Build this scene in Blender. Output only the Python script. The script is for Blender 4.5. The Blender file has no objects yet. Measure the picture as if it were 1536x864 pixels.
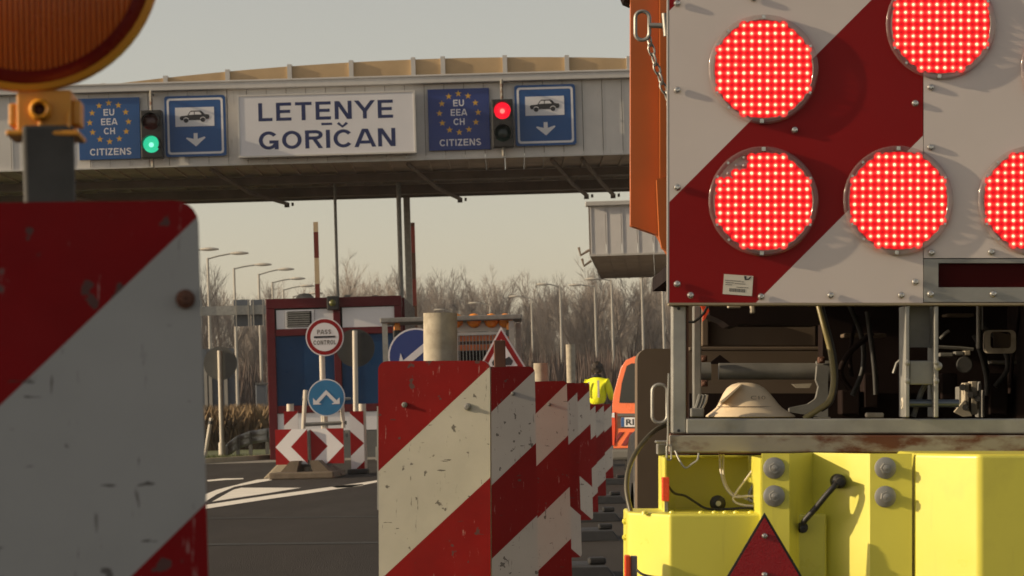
import bpy, math, random
from mathutils import Vector, Matrix
random.seed(7)
SC = bpy.context.scene
COL = SC.collection
R = math.radians
# ------------------------------------------------------------------ camera
F, U0, V0, ROLL, EYE = 4000.0, 768.0, 606.0, R(1.6), 1.0
cs, sn = math.cos(ROLL), math.sin(ROLL)
cd = bpy.data.cameras.new('camera'); cam = bpy.data.objects.new('camera', cd); COL.objects.link(cam)
cam.matrix_world = Matrix(((cs, sn, 0, 0), (0, 0, -1, 0), (-sn, cs, 0, EYE), (0, 0, 0, 1)))
cd.sensor_width = 36; cd.lens = F / 1536 * 36; cd.shift_y = (V0 - 432) / 1536
cd.clip_start = .2; cd.clip_end = 3000
cd.dof.use_dof = True; cd.dof.focus_distance = 9.0; cd.dof.aperture_fstop = 20
SC.camera = cam
# ------------------------------------------------------------------ light
SUN_EL, SUN_BACK = R(18), R(6)
S = Vector((-math.cos(SUN_EL) * math.cos(SUN_BACK), -math.cos(SUN_EL) * math.sin(SUN_BACK), math.sin(SUN_EL)))
ld = bpy.data.lights.new('sun', 'SUN'); ld.energy = 4.4; ld.angle = R(.55); ld.color = (1, .80, .53)
so = bpy.data.objects.new('sun', ld); COL.objects.link(so); so.rotation_euler = S.to_track_quat('Z', 'Y').to_euler()
so.location = (-30, -5, 40)
wd = bpy.data.worlds.new('World'); SC.world = wd; wd.use_nodes = True
nt = wd.node_tree; bg = nt.nodes['Background']
sky = nt.nodes.new('ShaderNodeTexSky'); sky.sky_type = 'NISHITA'; sky.sun_disc = False
sky.sun_elevation = SUN_EL; sky.sun_rotation = math.atan2(S.x, S.y)
sky.air_density = 1.0; sky.dust_density = 1.1; sky.ozone_density = 1.0; sky.altitude = 100
hs = nt.nodes.new('ShaderNodeHueSaturation'); hs.inputs['Saturation'].default_value = .5
tint = nt.nodes.new('ShaderNodeMix'); tint.data_type = 'RGBA'; tint.blend_type = 'MULTIPLY'
tint.inputs['Factor'].default_value = 1; tint.inputs[7].default_value = (.91, .79, .67, 1)
nt.links.new(sky.outputs[0], hs.inputs['Color']); nt.links.new(hs.outputs[0], tint.inputs[6])
nt.links.new(tint.outputs[2], bg.inputs[0]); bg.inputs[1].default_value = .15
SC.view_settings.view_transform = 'Standard'; SC.view_settings.look = 'None'
SC.view_settings.exposure = .11; SC.view_settings.gamma = 1
SC.render.engine = 'CYCLES'
SC.cycles.max_bounces = 8; SC.cycles.transparent_max_bounces = 16; SC.cycles.caustics_reflective = False
# ------------------------------------------------------------------ materials
MATS = {}
def mk(name, col, rough=.5, metal=0., var=.12, scale=5., dirt=None, amt=0., dscale=4., soft=.12, scr=0., scol=None,
       scale3=(1, 1, 1), bump=0., bscale=60., emit=None, estr=1., spec=.5, trans=0., coat=0., streak=0., stcol=(.05, .03, .02)):
    m = bpy.data.materials.new(name); m.use_nodes = True; MATS[name] = m
    n = m.node_tree; L = n.links.new; b = n.nodes['Principled BSDF']
    b.inputs['Roughness'].default_value = rough; b.inputs['Metallic'].default_value = metal
    b.inputs['Specular IOR Level'].default_value = spec
    if trans: b.inputs['Transmission Weight'].default_value = trans
    if coat: b.inputs['Coat Weight'].default_value = coat
    c4 = (*col, 1)
    tc = n.nodes.new('ShaderNodeTexCoord'); oi = n.nodes.new('ShaderNodeObjectInfo')
    mul = n.nodes.new('ShaderNodeMath'); mul.operation = 'MULTIPLY'; mul.inputs[1].default_value = 37.3
    L(oi.outputs['Random'], mul.inputs[0])
    ad = n.nodes.new('ShaderNodeVectorMath'); ad.operation = 'ADD'
    L(tc.outputs['Object'], ad.inputs[0]); L(mul.outputs[0], ad.inputs[1])
    mp = n.nodes.new('ShaderNodeMapping'); mp.inputs['Scale'].default_value = scale3; L(ad.outputs[0], mp.inputs[0])
    def noise(s, det=6, vec=None, ro=.6):
        t = n.nodes.new('ShaderNodeTexNoise'); t.inputs['Scale'].default_value = s; t.inputs['Detail'].default_value = det
        t.inputs['Roughness'].default_value = ro
        L((vec or mp.outputs[0]), t.inputs['Vector']); return t.outputs['Fac']
    def ramp(src, a, bb, lo=0, hi=1):
        r = n.nodes.new('ShaderNodeMapRange'); r.inputs['From Min'].default_value = a; r.inputs['From Max'].default_value = bb
        r.inputs['To Min'].default_value = lo; r.inputs['To Max'].default_value = hi; L(src, r.inputs['Value']); return r.outputs[0]
    def mix(f, a, bcol, mode='MIX'):
        x = n.nodes.new('ShaderNodeMix'); x.data_type = 'RGBA'; x.blend_type = mode
        if isinstance(f, float): x.inputs['Factor'].default_value = f
        else: L(f, x.inputs['Factor'])
        if isinstance(a, tuple): x.inputs[6].default_value = a
        else: L(a, x.inputs[6])
        if isinstance(bcol, tuple): x.inputs[7].default_value = bcol
        else: L(bcol, x.inputs[7])
        return x.outputs[2]
    if var:
        f = ramp(noise(scale), .3, .7)
        cur = mix(f, tuple(max(0, x * (1 - var)) for x in col) + (1,), tuple(min(1, x * (1 + var)) for x in col) + (1,))
        L(ramp(noise(scale * 2.3), .3, .7, max(.02, rough - .1), min(1, rough + .1)), b.inputs['Roughness'])
    else: cur = c4
    if dirt:
        t = .74 - .34 * amt
        cur = mix(ramp(noise(dscale, 9), t, t + soft), cur, (*dirt, 1))
    if streak:
        v2 = n.nodes.new('ShaderNodeMapping'); v2.inputs['Scale'].default_value = (1, 1, .08); L(ad.outputs[0], v2.inputs[0])
        cur = mix(ramp(noise(30, 5, v2.outputs[0]), .62, .8, 0, streak), cur, (*stcol, 1))
    if scr:
        v3 = n.nodes.new('ShaderNodeMapping'); v3.inputs['Scale'].default_value = (1.6, 1, .22); v3.inputs['Rotation'].default_value = (0, .12, 0)
        L(ad.outputs[0], v3.inputs[0])
        cur = mix(ramp(noise(55, 4, v3.outputs[0], .75), .72 - .06 * min(scr, 1.4), .76 - .06 * min(scr, 1.4), 0, .75), cur, (*(scol or (.5, .45, .42)), 1))
        v4 = n.nodes.new('ShaderNodeMapping'); v4.inputs['Scale'].default_value = (.45, 1, 2.4); v4.inputs['Rotation'].default_value = (0, -.15, 0)
        L(ad.outputs[0], v4.inputs[0])
        cur = mix(ramp(noise(42, 3, v4.outputs[0], .6), .735 - .024 * scr, .75 - .024 * scr, 0, .8), cur, (.05, .042, .036, 1))
        cur = mix(ramp(noise(34, 3, None, .5), .735 - .036 * scr, .755 - .036 * scr, 0, .8), cur, (.07, .06, .055, 1))
    if not isinstance(cur, tuple): L(cur, b.inputs['Base Color'])
    else: b.inputs['Base Color'].default_value = cur
    if bump:
        bn = n.nodes.new('ShaderNodeBump'); bn.inputs['Strength'].default_value = bump; bn.inputs['Distance'].default_value = .01
        L(noise(bscale, 8), bn.inputs['Height']); L(bn.outputs[0], b.inputs['Normal'])
    if emit:
        b.inputs['Emission Color'].default_value = (*emit, 1); b.inputs['Emission Strength'].default_value = estr
    return m
WHITE = mk('white_sheeting', (.71, .635, .595), .38, var=.05, scale=3, dirt=(.42, .4, .36), amt=.25, dscale=2.5, soft=.4)
RED = mk('red_sheeting', (.26, .006, .007), .45, spec=.2, var=.08, scale=3, dirt=(.2, .02, .02), amt=.2, dscale=3, soft=.4)
SHADEDW = mk('shaded_scuffed_white_sheeting', (.35, .355, .35), .55, spec=.2, var=.07, scale=6, dirt=(.085, .08, .075), amt=.22, dscale=15, soft=.05, scr=1.5, scol=(.12, .11, .10))  # darkened base carries the shade on the nearest panel; blotches are scuffs
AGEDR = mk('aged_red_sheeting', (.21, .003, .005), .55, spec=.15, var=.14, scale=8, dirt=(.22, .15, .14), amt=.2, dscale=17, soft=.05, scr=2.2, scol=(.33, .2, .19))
GUIDEW = mk('guide_white_sheeting', (.41, .385, .36), .5, spec=.25, var=.06, scale=4, dirt=(.22, .2, .18), amt=.3, dscale=5, soft=.3, scr=1.6, scol=(.1, .09, .08))
GUIDER = mk('guide_red_sheeting', (.17, .005, .005), .5, spec=.2, var=.1, scale=5, dirt=(.1, .008, .007), amt=.25, dscale=6, soft=.3, scr=1.4, scol=(.35, .2, .18))
WORNW = mk('worn_white_sheeting', (.46, .44, .375), .5, spec=.25, var=.1, scale=7, dirt=(.36, .33, .27), amt=.38, dscale=6, soft=.3, scr=2.1, scol=(.13, .115, .1))
WORNR = mk('worn_red_sheeting', (.21, .006, .005), .5, spec=.2, var=.16, scale=8, dirt=(.2, .015, .012), amt=.3, dscale=7, soft=.2, scr=1.9, scol=(.4, .25, .22))
GALV = mk('galvanised_steel', (.34, .335, .31), .48, .55, var=.18, scale=12, dirt=(.2, .18, .14), amt=.3, dscale=9, soft=.25)
DGALV = mk('dull_steel', (.22, .215, .2), .55, .35, var=.2, scale=14, dirt=(.1, .08, .06), amt=.35, dscale=8, soft=.25)
PIPE = mk('weathered_zinc', (.40, .355, .28), .75, .0, spec=.2, var=.22, scale=24, dirt=(.24, .2, .15), amt=.45, dscale=18, soft=.2)
RUSTR = mk('rusty_painted_steel', (.27, .25, .21), .6, .1, var=.15, scale=10, dirt=(.11, .035, .014), amt=.76, dscale=12, soft=.12, scale3=(.6, 1, 1.4))
RUST = mk('brown_rust', (.10, .04, .022), .75, .0, var=.25, scale=14)
CHROME = mk('bright_steel', (.62, .6, .56), .25, .9, var=.05, scale=30)
ALU = mk('aluminium_back', (.36, .35, .33), .45, .6, var=.1, scale=6)
BLACK = mk('black_rubber', (.018, .017, .016), .6, var=.25, scale=12)
DARK = mk('dark_chassis', (.012, .006, .005), .8, spec=.15, var=.3, scale=6, dirt=(.03, .02, .015), amt=.2)
BROWNP = mk('dusty_grey_brown_plate', (.14, .105, .075), .7, .0, spec=.2, var=.12, scale=4, dirt=(.1, .08, .06), amt=.4, dscale=3, soft=.4)
ORANGE = mk('orange_paint', (.46, .115, .022), .42, var=.08, scale=4, dirt=(.2, .06, .02), amt=.25, dscale=6)
YEL = mk('lime_yellow_paint', (.69, .645, .09), .36, var=.06, scale=2.5, dirt=(.44, .39, .07), amt=.42, dscale=5, soft=.4, streak=.4, stcol=(.34, .3, .07))
CREAM = mk('cream_plastic', (.72, .58, .40), .45, var=.06, scale=14, dirt=(.4, .28, .17), amt=.3, dscale=18, soft=.3)
HOSE = mk('olive_hose', (.20, .16, .055), .45, var=.15, scale=14)
WIREW = mk('white_cable', (.66, .6, .5), .45, var=.05)
PAPER = mk('paper_label', (.68, .64, .55), .6, var=.05, scale=30)
INK = mk('black_ink', (.02, .02, .025), .5, var=0)
FADED = mk('faded_ink', (.22, .16, .11), .6, var=0)
GREYINK = mk('grey_ink', (.16, .15, .13), .6, var=0)
REDREF = mk('red_reflector', (.28, .006, .01), .3, var=.06, scale=40, bump=.3, bscale=300)
AMBER2 = mk('bright_amber_lens', (.78, .26, .02), .35, var=.08)
GRILO = mk('orange_grille', (.85, .20, .04), .4, var=.1, scale=8)
ORREF = mk('orange_red_reflector', (.75, .075, .025), .25, var=.06, scale=40)
AMBER = mk('amber_lens', (.58, .14, .025), .25, var=.1, scale=6, coat=.4)
AMBRED = mk('dark_amber_red', (.15, .008, .006), .3, var=.1, scale=8)
AMBRIM = mk('amber_yellow_plastic', (.62, .26, .02), .4, var=.08, scale=10)
CLAD = mk('grey_white_cladding', (.60, .575, .535), .5, .0, var=.06, scale=2, dirt=(.3, .28, .25), amt=.22, dscale=1.2, soft=.5, streak=.65, stcol=(.25, .22, .18))
CLAD2 = mk('blue_grey_cladding', (.64, .62, .61), .5, .0, var=.06, scale=2, streak=.3, stcol=(.25, .24, .22))
GUTTER = mk('gutter_metal', (.55, .53, .5), .45, .1, var=.06)
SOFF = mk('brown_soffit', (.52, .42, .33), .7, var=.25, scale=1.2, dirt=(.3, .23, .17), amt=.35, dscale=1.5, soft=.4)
SOFF2 = mk('darker_brown_soffit', (.30, .235, .18), .7, var=.2, scale=1.2)  # deeper brown for the side canopy soffit
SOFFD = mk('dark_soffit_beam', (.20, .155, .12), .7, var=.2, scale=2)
TAN = mk('tan_roof_sheet', (.50, .35, .19), .6, var=.14, scale=1.2, streak=.35, stcol=(.3, .22, .11))
BLUE = mk('sign_blue', (.016, .085, .27), .4, var=.05, scale=2)
BLUE2 = mk('flag_blue', (.022, .045, .21), .4, var=.05, scale=2)
LBLUE = mk('light_sign_blue', (.025, .17, .36), .4, var=.05, scale=4)
NAVY = mk('navy_lettering', (.012, .022, .10), .45, var=0)
SIGNW = mk('sign_white', (.72, .71, .73), .42, var=.04, scale=1.5, dirt=(.5, .49, .5), amt=.3, dscale=.8, soft=.5)
GOLD = mk('star_yellow', (.62, .36, .04), .45, var=0)
BURG = mk('burgundy_paint', (.10, .008, .012), .55, spec=.2, var=.1, scale=3)
NAVG = mk('navy_glass', (.009, .042, .115), .35, var=.15, scale=1.5, spec=.15)
GREYP = mk('grey_panel', (.11, .11, .105), .5, var=.08)
CONC = mk('concrete', (.36, .30, .21), .85, var=.16, scale=4, dirt=(.2, .165, .12), amt=.4, dscale=6, soft=.3, bump=.3, bscale=30)
WOODB = mk('brown_base', (.13, .10, .07), .8, var=.2, scale=8)
VANO = mk('van_orange', (.88, .18, .055), .3, var=.03, scale=2, coat=.5)
VANR = mk('van_red_stripe', (.2, .012, .012), .4, var=.03)
GLASS = mk('dark_window', (.03, .033, .033), .12, var=0, spec=.35)
BUMP = mk('grey_bumper', (.10, .095, .085), .55, var=.08)
HIVIS = mk('hi_vis_yellow', (.90, .95, .01), .7, var=.1, scale=9, bump=.6, bscale=14)
CLOTHD = mk('dark_navy_cloth', (.02, .02, .026), .85, var=.15, scale=12)
SILV = mk('reflective_tape', (.32, .31, .28), .45, var=.05)
SKIN = mk('skin', (.42, .22, .14), .55, var=.05)
HAIR = mk('dark_hair', (.03, .02, .014), .7, var=.3, scale=40)
BARK = mk('bark', (.105, .08, .065), .9, var=.2, scale=.6)
TWIG = mk('bare_twigs', (.22, .185, .16), .9, var=.2, scale=.3)
THICK = mk('brown_thicket', (.085, .058, .048), .95, var=.3, scale=.15)
DRY = mk('dry_grass', (.17, .115, .06), .95, var=.3, scale=1.)
GRASS = mk('green_grass', (.085, .10, .03), .9, var=.35, scale=.7)
EARTH = mk('earth', (.12, .09, .055), .95, var=.3, scale=.15)
LAMPG = mk('lamp_grey', (.36, .34, .3), .5, .2, var=.05)
LAMPH = mk('lamp_head_white', (.56, .51, .43), .4, var=.03)
WALLB = mk('blue_grey_wall', (.085, .10, .125), .55, var=.1, scale=.5)
REDW = mk('red_barrier_paint', (.2, .03, .02), .55, var=.1)
MARK = mk('road_paint', (.80, .74, .64), .75, var=.1, scale=3, dirt=(.3, .26, .2), amt=.28, dscale=5, soft=.2)
ASPH = mk('asphalt', (.034, .0275, .023), .9, var=.3, scale=.25, dirt=(.050, .042, .036), amt=.75, dscale=1.1, soft=.3, scale3=(1.3, .22, 1), bump=.9, bscale=90, spec=.2)
JOINT = mk('bitumen_joint', (.012, .011, .010), .9, var=.2)
TLBODY = mk('signal_black', (.02, .018, .016), .5, var=.1)
LOFFR = mk('unlit_red_lens', (.06, .006, .006), .2, var=0)
LOFFG = mk('unlit_green_lens', (.01, .03, .026), .2, var=0)
LONR = mk('lit_red_lens', (.5, .01, .02), .3, var=0, emit=(1, .01, .03), estr=.95)
LONRC = mk('lit_red_core', (.5, .1, .1), .3, var=0, emit=(1, .25, .2), estr=1.1)
LONG = mk('lit_green_lens', (.05, .3, .2), .3, var=0, emit=(.03, .62, .32), estr=.9)
LONGC = mk('lit_green_core', (.2, .5, .3), .3, var=0, emit=(.3, 1, .72), estr=1.1)
LAMBER = mk('lit_amber', (.6, .2, .03), .3, var=0, emit=(1, .28, .03), estr=.5)
LEDC = mk('led_core', (.8, .5, .3), .4, var=0, emit=(1, .84, .42), estr=1.25)
LEDH = mk('led_halo', (.6, .05, .05), .4, var=0, emit=(1, .13, .085), estr=1.15)  # halo around each LED, drawn as a glowing disc
LEDR = mk('led_red_bloom', (.4, .003, .006), .4, var=0, emit=(.70, .001, .006), estr=1.0)  # red bloom in the clear lens, drawn as glowing patches
LEDX = mk('led_cross_glow', (.4, .003, .006), .4, var=0, emit=(.97, .028, .022), estr=1.1)  # cross glow between LEDs, drawn as glowing bars
def clear_plastic():
    m = bpy.data.materials.new('clear_plastic'); m.use_nodes = True; n = m.node_tree; L = n.links.new
    n.nodes.remove(n.nodes['Principled BSDF'])
    t = n.nodes.new('ShaderNodeBsdfTransparent'); t.inputs[0].default_value = (.95, .91, .90, 1)
    g = n.nodes.new('ShaderNodeBsdfGlossy'); g.inputs['Roughness'].default_value = .12; g.inputs[0].default_value = (.9, .85, .82, 1)
    fr = n.nodes.new('ShaderNodeFresnel'); fr.inputs[0].default_value = 1.5
    mx = n.nodes.new('ShaderNodeMixShader'); L(fr.outputs[0], mx.inputs[0]); L(t.outputs[0], mx.inputs[1]); L(g.outputs[0], mx.inputs[2])
    d = n.nodes.new('ShaderNodeBsdfDiffuse'); d.inputs[0].default_value = (.7, .6, .58, 1)
    m2 = n.nodes.new('ShaderNodeMixShader'); m2.inputs[0].default_value = .11; L(mx.outputs[0], m2.inputs[1]); L(d.outputs[0], m2.inputs[2])
    L(m2.outputs[0], n.nodes['Material Output'].inputs[0]); return m
CLEAR = clear_plastic()
# ------------------------------------------------------------------ mesh helpers
class MB:
    def __init__(s): s.v = []; s.f = []; s.m = []
    def add(s, vs, fs, mi=0):
        o = len(s.v); s.v += [tuple(x) for x in vs]; s.f += [tuple(i + o for i in f) for f in fs]; s.m += [mi] * len(fs); return s
    def box(s, a, b, mi=0):
        (x0, y0, z0), (x1, y1, z1) = a, b
        x0, x1 = min(x0, x1), max(x0, x1); y0, y1 = min(y0, y1), max(y0, y1); z0, z1 = min(z0, z1), max(z0, z1)
        return s.add([(x0, y0, z0), (x1, y0, z0), (x1, y1, z0), (x0, y1, z0), (x0, y0, z1), (x1, y0, z1), (x1, y1, z1), (x0, y1, z1)],
                     [(0, 3, 2, 1), (4, 5, 6, 7), (0, 1, 5, 4), (1, 2, 6, 5), (2, 3, 7, 6), (3, 0, 4, 7)], mi)
    def prism(s, pts, y0, y1, mi=0, side=None):            # polygon in x,z; extruded along y
        a = sum(pts[i][0] * pts[(i + 1) % len(pts)][1] - pts[(i + 1) % len(pts)][0] * pts[i][1] for i in range(len(pts)))
        if a < 0: pts = pts[::-1]
        n = len(pts); side = mi if side is None else side
        s.add([(x, y0, z) for x, z in pts], [tuple(range(n))], mi)
        s.add([(x, y1, z) for x, z in pts], [tuple(range(n - 1, -1, -1))], side)
        s.add([(x, y0, z) for x, z in pts] + [(x, y1, z) for x, z in pts], [((i + 1) % n, i, n + i, n + (i + 1) % n) for i in range(n)], side)
        return s
    def plan(s, pts, z0, z1, mi=0):                        # polygon in x,y; extruded along z
        a = sum(pts[i][0] * pts[(i + 1) % len(pts)][1] - pts[(i + 1) % len(pts)][0] * pts[i][1] for i in range(len(pts)))
        if a < 0: pts = pts[::-1]
        n = len(pts)
        return s.add([(x, y, z0) for x, y in pts] + [(x, y, z1) for x, y in pts],
                     [tuple(range(n - 1, -1, -1)), tuple(range(n, 2 * n))] + [(i, (i + 1) % n, n + (i + 1) % n, n + i) for i in range(n)], mi)
    def cyl(s, p0, p1, r0, r1=None, n=12, mi=0, caps=True):
        p0, p1 = Vector(p0), Vector(p1); r1 = r0 if r1 is None else r1; d = (p1 - p0).normalized()
        u = d.orthogonal().normalized(); w = d.cross(u); vs = []
        for p, r in ((p0, r0), (p1, r1)):
            vs += [p + (u * math.cos(2 * math.pi * k / n) + w * math.sin(2 * math.pi * k / n)) * r for k in range(n)]
        fs = [(k, (k + 1) % n, n + (k + 1) % n, n + k) for k in range(n)]
        if caps: fs += [tuple(range(n - 1, -1, -1)), tuple(range(n, 2 * n))]
        return s.add(vs, fs, mi)
    def tube(s, pts, r, n=8, mi=0, closed=False, caps=True):
        pts = [Vector(p) for p in pts]; m = len(pts); vs = []; nrm = None
        for i in range(m):
            a = pts[(i - 1) % m] if (closed or i > 0) else pts[i]; b = pts[(i + 1) % m] if (closed or i < m - 1) else pts[i]
            t = (b - a).normalized()
            if nrm is None: nrm = t.orthogonal().normalized()
            nrm = (nrm - t * nrm.dot(t)).normalized(); w = t.cross(nrm); rr = r[i] if isinstance(r, (list, tuple)) else r
            vs += [pts[i] + (nrm * math.cos(2 * math.pi * k / n) + w * math.sin(2 * math.pi * k / n)) * rr for k in range(n)]
        fs = []
        for i in range(m if closed else m - 1):
            j = (i + 1) % m
            fs += [(i * n + k, i * n + (k + 1) % n, j * n + (k + 1) % n, j * n + k) for k in range(n)]
        if caps and not closed: fs += [tuple(range(n - 1, -1, -1)), tuple(range((m - 1) * n, m * n))]
        return s.add(vs, fs, mi)
    def lathe(s, prof, c=(0, 0, 0), n=24, mi=0, axis='y', close=False):   # prof of (radius, offset along the axis)
        c = Vector(c); vs = []; m = len(prof)
        for r, h in prof:
            for k in range(n):
                a = 2 * math.pi * k / n; ca, sa = r * math.cos(a), r * math.sin(a)
                vs.append(c + (Vector((ca, h, sa)) if axis == 'y' else Vector((ca, sa, h))))
        fs = []
        for i in range(m if close else m - 1):
            j = (i + 1) % m
            for k in range(n):
                q = (i * n + k, i * n + (k + 1) % n, j * n + (k + 1) % n, j * n + k)
                fs.append(q if axis == 'z' else q[::-1])
        return s.add(vs, fs, mi)
    def disc(s, c, r, y=None, n=24, mi=0):
        return s.add([(c[0] + r * math.cos(2 * math.pi * k / n), c[1], c[2] + r * math.sin(2 * math.pi * k / n)) for k in range(n)], [tuple(range(n))], mi)
    def mesh(s, name, mats, smooth=False):
        me = bpy.data.meshes.new(name); me.from_pydata(s.v, [], s.f)
        for m in (mats if isinstance(mats, (list, tuple)) else [mats]): me.materials.append(m)
        me.polygons.foreach_set('material_index', s.m)
        if smooth:
            me.polygons.foreach_set('use_smooth', [True] * len(s.f)); me.update()
            me.set_sharp_from_angle(angle=R(smooth if smooth is not True else 40))
        me.validate(); me.update(); return me
    def build(s, name, mats, parent=None, smooth=False, bev=0, seg=2):
        return link(name, s.mesh(name, mats, smooth), parent, bev, seg)
def link(name, me, parent=None, bev=0, seg=2, loc=None, rot=None, scl=None):
    o = bpy.data.objects.new(name, me); COL.objects.link(o)
    if parent is not None: o.parent = parent.o if isinstance(parent, Th) else parent
    if loc is not None: o.location = loc
    if rot is not None: o.rotation_euler = rot
    if scl is not None: o.scale = scl
    if bev:
        b = o.modifiers.new('bevel', 'BEVEL'); b.width = bev; b.segments = seg; b.limit_method = 'ANGLE'; b.angle_limit = R(35)
    return o
def Wp(u, v, d):
    a, b = (u - U0) / F, (V0 - v) / F
    return Vector(((a * cs + b * sn) * d, d, (-a * sn + b * cs) * d + EYE))
def Gp(u, v, z=0):                                          # the ground point seen at a pixel
    p = Wp(u, v, 1.0); k = (z - EYE) / (p.z - EYE); return Vector((p.x * k, k, z))
class Th:
    def __init__(s, name, label, cat, loc, rot=(0, 0, 0), group=None):
        o = bpy.data.objects.new(name, None); COL.objects.link(o); o.empty_display_size = .1
        o.location = loc; o.rotation_euler = rot; o['label'] = label; o['category'] = cat
        if group: o['group'] = group
        s.o = o; from mathutils import Euler
        s.M = Matrix.Translation(Vector(loc)) @ Euler(rot).to_matrix().to_4x4(); s.I = s.M.inverted()
    def p(s, u, v, d): return s.I @ Wp(u, v, d)
    def rect(s, mb, u0, v0, u1, v1, d, thk, mi=0):
        c = s.p((u0 + u1) / 2, (v0 + v1) / 2, d); w, h = abs(u1 - u0) * d / F / 2, abs(v1 - v0) * d / F / 2
        mb.box((c.x - w, c.y, c.z - h), (c.x + w, c.y + thk, c.z + h), mi); return mb
    def poly(s, mb, pts, d, thk, mi=0, side=None):
        q = [s.p(u, v, d) for u, v in pts]; y = q[0].y
        mb.prism([(a.x, a.z) for a in q], y, y + thk, mi, side); return mb
def tag(o, label=None, cat=None, group=None, kind=None):
    for k, v in (('label', label), ('category', cat), ('group', group), ('kind', kind)):
        if v: o[k] = v
    return o
def clip(poly, f):                                         # keep the part of a polygon where f(p) >= 0
    out = []
    for i in range(len(poly)):
        a, b = poly[i], poly[(i + 1) % len(poly)]; fa, fb = f(a), f(b)
        if fa >= 0: out.append(a)
        if (fa >= 0) != (fb >= 0):
            t = fa / (fa - fb); out.append((a[0] + t * (b[0] - a[0]), a[1] + t * (b[1] - a[1])))
    return out
def banded(mb, poly, y, q, bounds, mis):                   # flat face at y split along bands of the linear function q
    lo = [-1e9] + list(bounds); hi = list(bounds) + [1e9]
    for a, b, mi in zip(lo, hi, mis):
        pp = clip(clip(poly, lambda p: q(p) - a), lambda p: b - q(p))
        if len(pp) > 2:
            ar = sum(pp[i][0] * pp[(i + 1) % len(pp)][1] - pp[(i + 1) % len(pp)][0] * pp[i][1] for i in range(len(pp)))
            if abs(ar) < 1e-9: continue
            if ar < 0: pp = pp[::-1]
            mb.add([(x, y, z) for x, z in pp], [tuple(range(len(pp)))], mi)
def rrect(x0, z0, x1, z1, r, n=5):
    out = []
    for cx, cz, a0 in ((x1 - r, z1 - r, 0), (x0 + r, z1 - r, 90), (x0 + r, z0 + r, 180), (x1 - r, z0 + r, 270)):
        out += [(cx + r * math.cos(R(a0 + 90 * k / n)), cz + r * math.sin(R(a0 + 90 * k / n))) for k in range(n + 1)]
    return out
def text(name, body, parent, mat, cx, y, cz, w, h, bold=.0, ext=.0, ry=0):
    cu = bpy.data.curves.new('t', 'FONT'); cu.body = body; cu.size = 1; cu.offset = bold; cu.resolution_u = 3
    t = bpy.data.objects.new('t', cu); COL.objects.link(t); bpy.context.view_layer.update()
    me = bpy.data.meshes.new_from_object(t.evaluated_get(bpy.context.evaluated_depsgraph_get()))
    bpy.data.objects.remove(t); bpy.data.curves.remove(cu)
    xs = [v.co.x for v in me.vertices]; ys = [v.co.y for v in me.vertices]
    x0, x1, y0, y1 = min(xs), max(xs), min(ys), max(ys)
    for v in me.vertices:
        v.co = Vector(((v.co.x - (x0 + x1) / 2) / (x1 - x0) * w, 0, (v.co.y - (y0 + y1) / 2) / (y1 - y0) * h))
    me.materials.clear(); me.materials.append(mat); me.name = name; me.update()
    o = link(name, me, parent); o.location = (cx, y, cz); o.rotation_euler = (0, ry, 0); return o

# stroke lettering in a plain grotesque: centre lines on a grid one unit high
def arc(cx, cy, rx, ry, a0, a1, n=18): return [(cx + rx * math.cos(R(a0 + (a1 - a0) * k / n)), cy + ry * math.sin(R(a0 + (a1 - a0) * k / n))) for k in range(n + 1)]
def glyph(c, t):
    h = t / 2; b = 1 - h
    if c == 'L': return .62, [[(h, 0), (h, 1)], [(h, h), (.62, h)]]
    if c == 'E': return .68, [[(h, 0), (h, 1)], [(h, b), (.68, b)], [(h, .51), (.63, .51)], [(h, h), (.68, h)]]
    if c == 'T': return .74, [[(0, b), (.74, b)], [(.37, 0), (.37, 1)]]
    if c == 'N': return .76, [[(h, 0), (h, 1)], [(.76 - h, 0), (.76 - h, 1)], [(h * .7, 1.1), (.76 - h * .7, -.1)]]
    if c == 'Y': return .82, [[(-.02, 1.1), (.41, .42)], [(.84, 1.1), (.41, .42)], [(.41, .46), (.41, 0)]]
    if c == 'G': return .86, [arc(.43, .5, .43 - h, .5 - h, 38, 330, 26), [(.86 - h, 0), (.86 - h, .5)], [(.46, .5 - h), (.86, .5 - h)]]
    if c == 'O': return .86, [arc(.43, .5, .43 - h, .5 - h, 0, 360, 30)]
    if c == 'C': return .82, [arc(.43, .5, .43 - h, .5 - h, 38, 322, 26)]
    if c == 'R': return .76, [[(h, 0), (h, 1)], [(h, b)] + arc(.46, .74, .24 - h * .2, .26 - h, 90, -90, 12) + [(h, .48 + h)], [(.40, .52), (.72, -.08)]]
    if c == 'P': return .70, [[(h, 0), (h, 1)], [(h, b)] + arc(.42, .71, .28 - h, .29 - h, 90, -90, 12) + [(h, .42 + h)]]
    if c == 'I': return t, [[(h, 0), (h, 1)]]
    if c == 'A': return .82, [[(-.01, -.1), (.41 - h * .35, 1.02)], [(.83, -.1), (.41 + h * .35, 1.02)], [(.2, .27), (.62, .27)]]
    if c == 'U': return .74, [[(h, 1), (h, .36)] + arc(.37, .36, .37 - h, .36 - h, 180, 360, 14) + [(.74 - h, 1)]]
    if c == 'H': return .74, [[(h, 0), (h, 1)], [(.74 - h, 0), (.74 - h, 1)], [(h, .5), (.74 - h, .5)]]
    if c == 'Z': return .66, [[(0, b), (.66, b)], [(0, h), (.66, h)], [(h * .9, -.02), (.66 - h * .9, 1.02)]]
    if c == 'S': return .68, [arc(.34, .735, .34 - h, .265 - h * .95, 25, 265, 16) + arc(.34, .265, .34 - h, .265 - h * .95, 85, -155, 16)]
    return .3, []
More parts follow.
